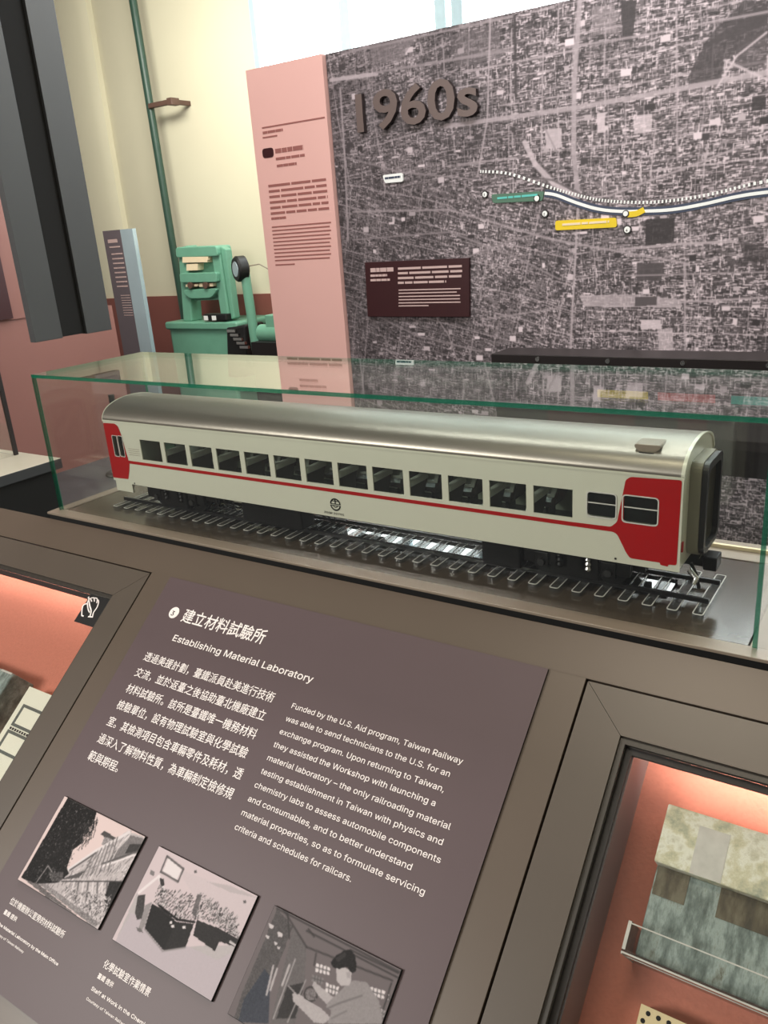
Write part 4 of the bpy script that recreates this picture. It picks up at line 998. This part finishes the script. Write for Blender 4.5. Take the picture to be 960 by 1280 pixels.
obj('roof_rim', shell([(.148+(y-.148)*1.006, z+.0006) for y, z in arch], inner_, TX0-.001, TX0+.0005), 'train', tr, smooth=True)
vt = thing_v = MB().prism(poly_round([(1.304,.2415),(1.304,.2475),(1.341,.2475),(1.341,.2415),(1.333,.2365),(1.312,.2365)], .002, 2), 'y', .083, .118)
obj('roof_vent', vt, 'lip', tr, bevel=.001)
obj('vent_foot', MB().box(1.312, 1.333, .0785, .092, .229, .2368), 'rubber', tr)
# end walls with gangway
def endwall(x0_, x1_):
    pts = [(.0625,.070),(.0625,.2105)]+[(.148+(y-.148)*.965, .205+(z-.205)*.94) for y, z in arch[2:-2]]+[(.2335,.2105),(.2335,.070)]
    return MB().prism(pts, 'x', x0_, x1_)
obj('end_wall', endwall(TX1-.004, TX1-.0015), 'train', tr)
obj('end_wall', endwall(TX0+.006, TX0+.009), 'train', tr)
gy0, gy1 = .098, .198
def arch_box(y0_, y1_, z0, z1_, r):
    return poly_round([(y0_,z0),(y0_,z1_),(y1_,z1_),(y1_,z0)], r, 6)
def tunnel(o_, i_, x0_, x1_):
    mb = MB(); n_ = len(o_)
    for k in range(n_):
        j = (k+1) % n_
        A, B_, Cc, Dd = o_[k], o_[j], i_[j], i_[k]
        for (p, q) in ((A, B_), (Dd, Cc)): mb.face([(x0_,*p),(x0_,*q),(x1_,*q),(x1_,*p)])
        for x in (x0_, x1_): mb.face([(x,*A),(x,*B_),(x,*Cc),(x,*Dd)])
    return mb
for sgn, xb_ in ((1, TX1-.0014), (-1, TX0+.008)):
    obj('gangway_frame', tunnel(arch_box(gy0, gy1, .078, .222, .02), arch_box(gy0+.006, gy1-.006, .084, .216, .016), *sorted((xb_, xb_+sgn*(.016 if sgn > 0 else .022)))), 'gang', tr)
    obj('gangway_bellows', tunnel(arch_box(gy0+.002, gy1-.002, .080, .220, .02), arch_box(gy0+.012, gy1-.012, .088, .208, .014), *sorted((xb_+sgn*(.0162 if sgn > 0 else .0225), xb_+sgn*(.024 if sgn > 0 else .030)))), 'rubber', tr)
    obj('end_door', MB().box(xb_, xb_+sgn*.002, gy0+.006, gy1-.006, .084, .216), 'seatdark', tr)
for dy in (.010, .022, .078, .090):
    pass
# coupler and hoses
cp = obj('coupler', MB().box(TX1-.02, TX1+.026, .139, .157, .048, .066).box(TX1+.016, TX1+.036, .132, .164, .046, .068), 'blackm', tr, bevel=.002)
obj('buffer_spring', MB().tube([(TX1+.002, .112, .052), (TX1+.014, .108, .042), (TX1+.010, .104, .034)], .0045, 10), 'silver', tr, smooth=True)
obj('air_hose', MB().tube([(TX1+.002, .120, .060), (TX1+.012, .118, .040), (TX1+.016, .118, .022)], .003, 8), 'blackm', tr, smooth=True)
obj('lift_chain', MB().tube([(TX1+.022, .150, .090), (TX1+.010, .136, .062)], .0009, 6), 'silver', tr)
obj('coupler', MB().box(TX0-.022, TX0+.02, .139, .157, .048, .066), 'blackm', tr, bevel=.002)
# floor, underframe
obj('floor_plate', MB().box(TX0+.003, TX1-.003, Y0+.003, Y1-.003, .066, .074), 'blackm', tr)
uf = MB().box(.510, .665, .076, .118, .020, .066).box(.50, .66, .178, .222, .024, .066).box(1.055, 1.125, .076, .105, .020, .066).box(1.07, 1.13, .178, .215, .024, .066).box(.70, .76, .190, .215, .042, .066).box(.40, .44, .085, .115, .044, .066)
obj('equipment_box', uf, 'blackm', tr, bevel=.003)
tt = MB()
for x in (.428, .452, .476): tt.tube([(x, .084, .064), (x+.008, .084, .036)], .0018, 6)
tt.tube([(.42, .084, .036), (.49, .084, .036)], .0016, 6); tt.tube([(.70, .084, .062), (.74, .084, .044), (.745, .084, .062)], .0016, 6); tt.tube([(.69, .095, .05), (.76, .095, .05)], .003, 8)
obj('brake_rigging', tt, 'rail', tr)
def bogie(cx_):
    f = MB().box(cx_-.088, cx_+.088, .084, .092, .034, .056).box(cx_-.088, cx_+.088, .198, .204, .034, .056).box(cx_-.040, cx_+.040, .080, .206, .022, .066).box(cx_-.1, cx_+.1, .120, .17, .030, .066)
    for sx_ in (-.055, .055):
        f.box(cx_+sx_-.012, cx_+sx_+.012, .081, .092, .030, .056).box(cx_+sx_-.012, cx_+sx_+.012, .198, .209, .030, .056)
    f.box(cx_-.032, cx_-.010, .080, .094, .036, .060).box(cx_+.010, cx_+.032, .080, .094, .036, .060)
    o = obj('bogie', f, 'blackm', tr, bevel=.0015)
    for sx_ in (-.055, .055):
        obj('wheelset', MB().lathe((cx_+sx_, 0, RZ+.0262), 'y', [(.099, .012), (.099, .026), (.107, .026), (.108, .029), (.1105, .029), (.1105, .005), (.1745, .005), (.1745, .029), (.177, .029), (.178, .026), (.186, .026), (.186, .012)], 28), 'blackm', o, smooth=True)
        obj('axle_cap', MB().lathe((cx_+sx_, .081, RZ+.0262), 'y', [(-.004, .006), (0, .007)], 14), 'rubber', o, smooth=True)
        obj('spring', MB().lathe((cx_+sx_*.42, .083, .048), 'z', [(-.012, .005), (-.008, .007), (-.004, .005), (0, .007), (.004, .005), (.008, .007), (.012, .005)], 12), 'silver' if sx_ > 0 and cx_ > 1 else 'blackm', o, smooth=True)
bogie(.305); bogie(1.215)
# seats: one double seat, then copies on both sides
def seat_base(x, y):
    prof = [(x-.003,.144),(x+.004,.144),(x-.006,.104),(x-.014,.104)]
    s_ = obj('double_seat', MB().prism([(x-.044,.100),(x-.010,.098),(x-.012,.108),(x-.043,.107)], 'y', y, y+.056).prism(prof, 'y', y+.001, y+.055), 'seatdark', tr, org=(x, y, .098))
    obj('headrest_cover', MB().box(x-.005, x+.006, y-.002, y+.058, .143, .1545), 'cover', s_, org=(x, y, .098), bevel=.002)
    obj('armrest', MB().prism([(x-.006,.1425),(x+.002,.1425),(x-.006,.118),(x-.026,.118),(x-.026,.1215),(x-.012,.1225)], 'y', y-.002, y+.001), 'cover', s_, org=(x, y, .098))
    obj('seat_leg', MB().box(x-.026, x-.020, y+.01, y+.04, .074, .099), 'blackm', s_, org=(x, y, .098))
    return s_
s0_ = seat_base(.3190, .0675)
def dupseat(dx, dy):
    c = s0_.copy(); C.objects.link(c); c.location = s0_.location+Vector((dx, dy, 0))
    for ch in list(s0_.children):
        d = ch.copy(); C.objects.link(d); d.parent = c
for k in range(12):
    for dy in (0, .106):
        if (k, dy) != (0, 0): dupseat(.0756*k, dy)
obj('toilet_partition', MB().box(.246, .249, Y0+.003, Y1-.003, .074, .205).box(1.232, 1.235, Y0+.003, Y1-.003, .074, .205), 'seatgrey', tr)
obj('green_partition', MB().box(.249, .300, .110, .112, .074, .205), 'tgreen', tr)
# emblem and number
em_ = MB(); cxm, czm = .766, .0930
def arc(r0, r1, a0, a1, n_=14, ex=1.):
    for k in range(n_):
        a, b = a0+(a1-a0)*k/n_, a0+(a1-a0)*(k+1)/n_
        em_.face([(cxm+r0*math.cos(a)*ex, Y0-.0006, czm+r0*math.sin(a)), (cxm+r1*math.cos(a)*ex, Y0-.0006, czm+r1*math.sin(a)), (cxm+r1*math.cos(b)*ex, Y0-.0006, czm+r1*math.sin(b)), (cxm+r0*math.cos(b)*ex, Y0-.0006, czm+r0*math.sin(b))])
PI = math.pi
arc(.0095, .0122, .12, PI-.12); arc(.0095, .0122, PI+.12, 2*PI-.12)
def q4(x0_, z0, x1_, z1_): em_.face([(cxm+x0_, Y0-.0006, czm+z0), (cxm+x1_, Y0-.0006, czm+z0), (cxm+x1_, Y0-.0006, czm+z1_), (cxm+x0_, Y0-.0006, czm+z1_)])
q4(-.0115, .0003, .0115, .0018); q4(-.0115, -.0026, .0115, -.0012); q4(-.0013, .0018, .0013, .0100); q4(-.0075, .0060, .0075, .0075)
arc(.0045, .0060, PI+.3, 2*PI-.3, 8)
obj('emblem', em_, 'blackm', tr, label='black round railway emblem')
obj('fleet_number', text_mb('35SP 32701', .738, .0735, width=.046, size=.0072, weight=.01, plane='xz', off=Y0-.0007), 'blackm', tr)
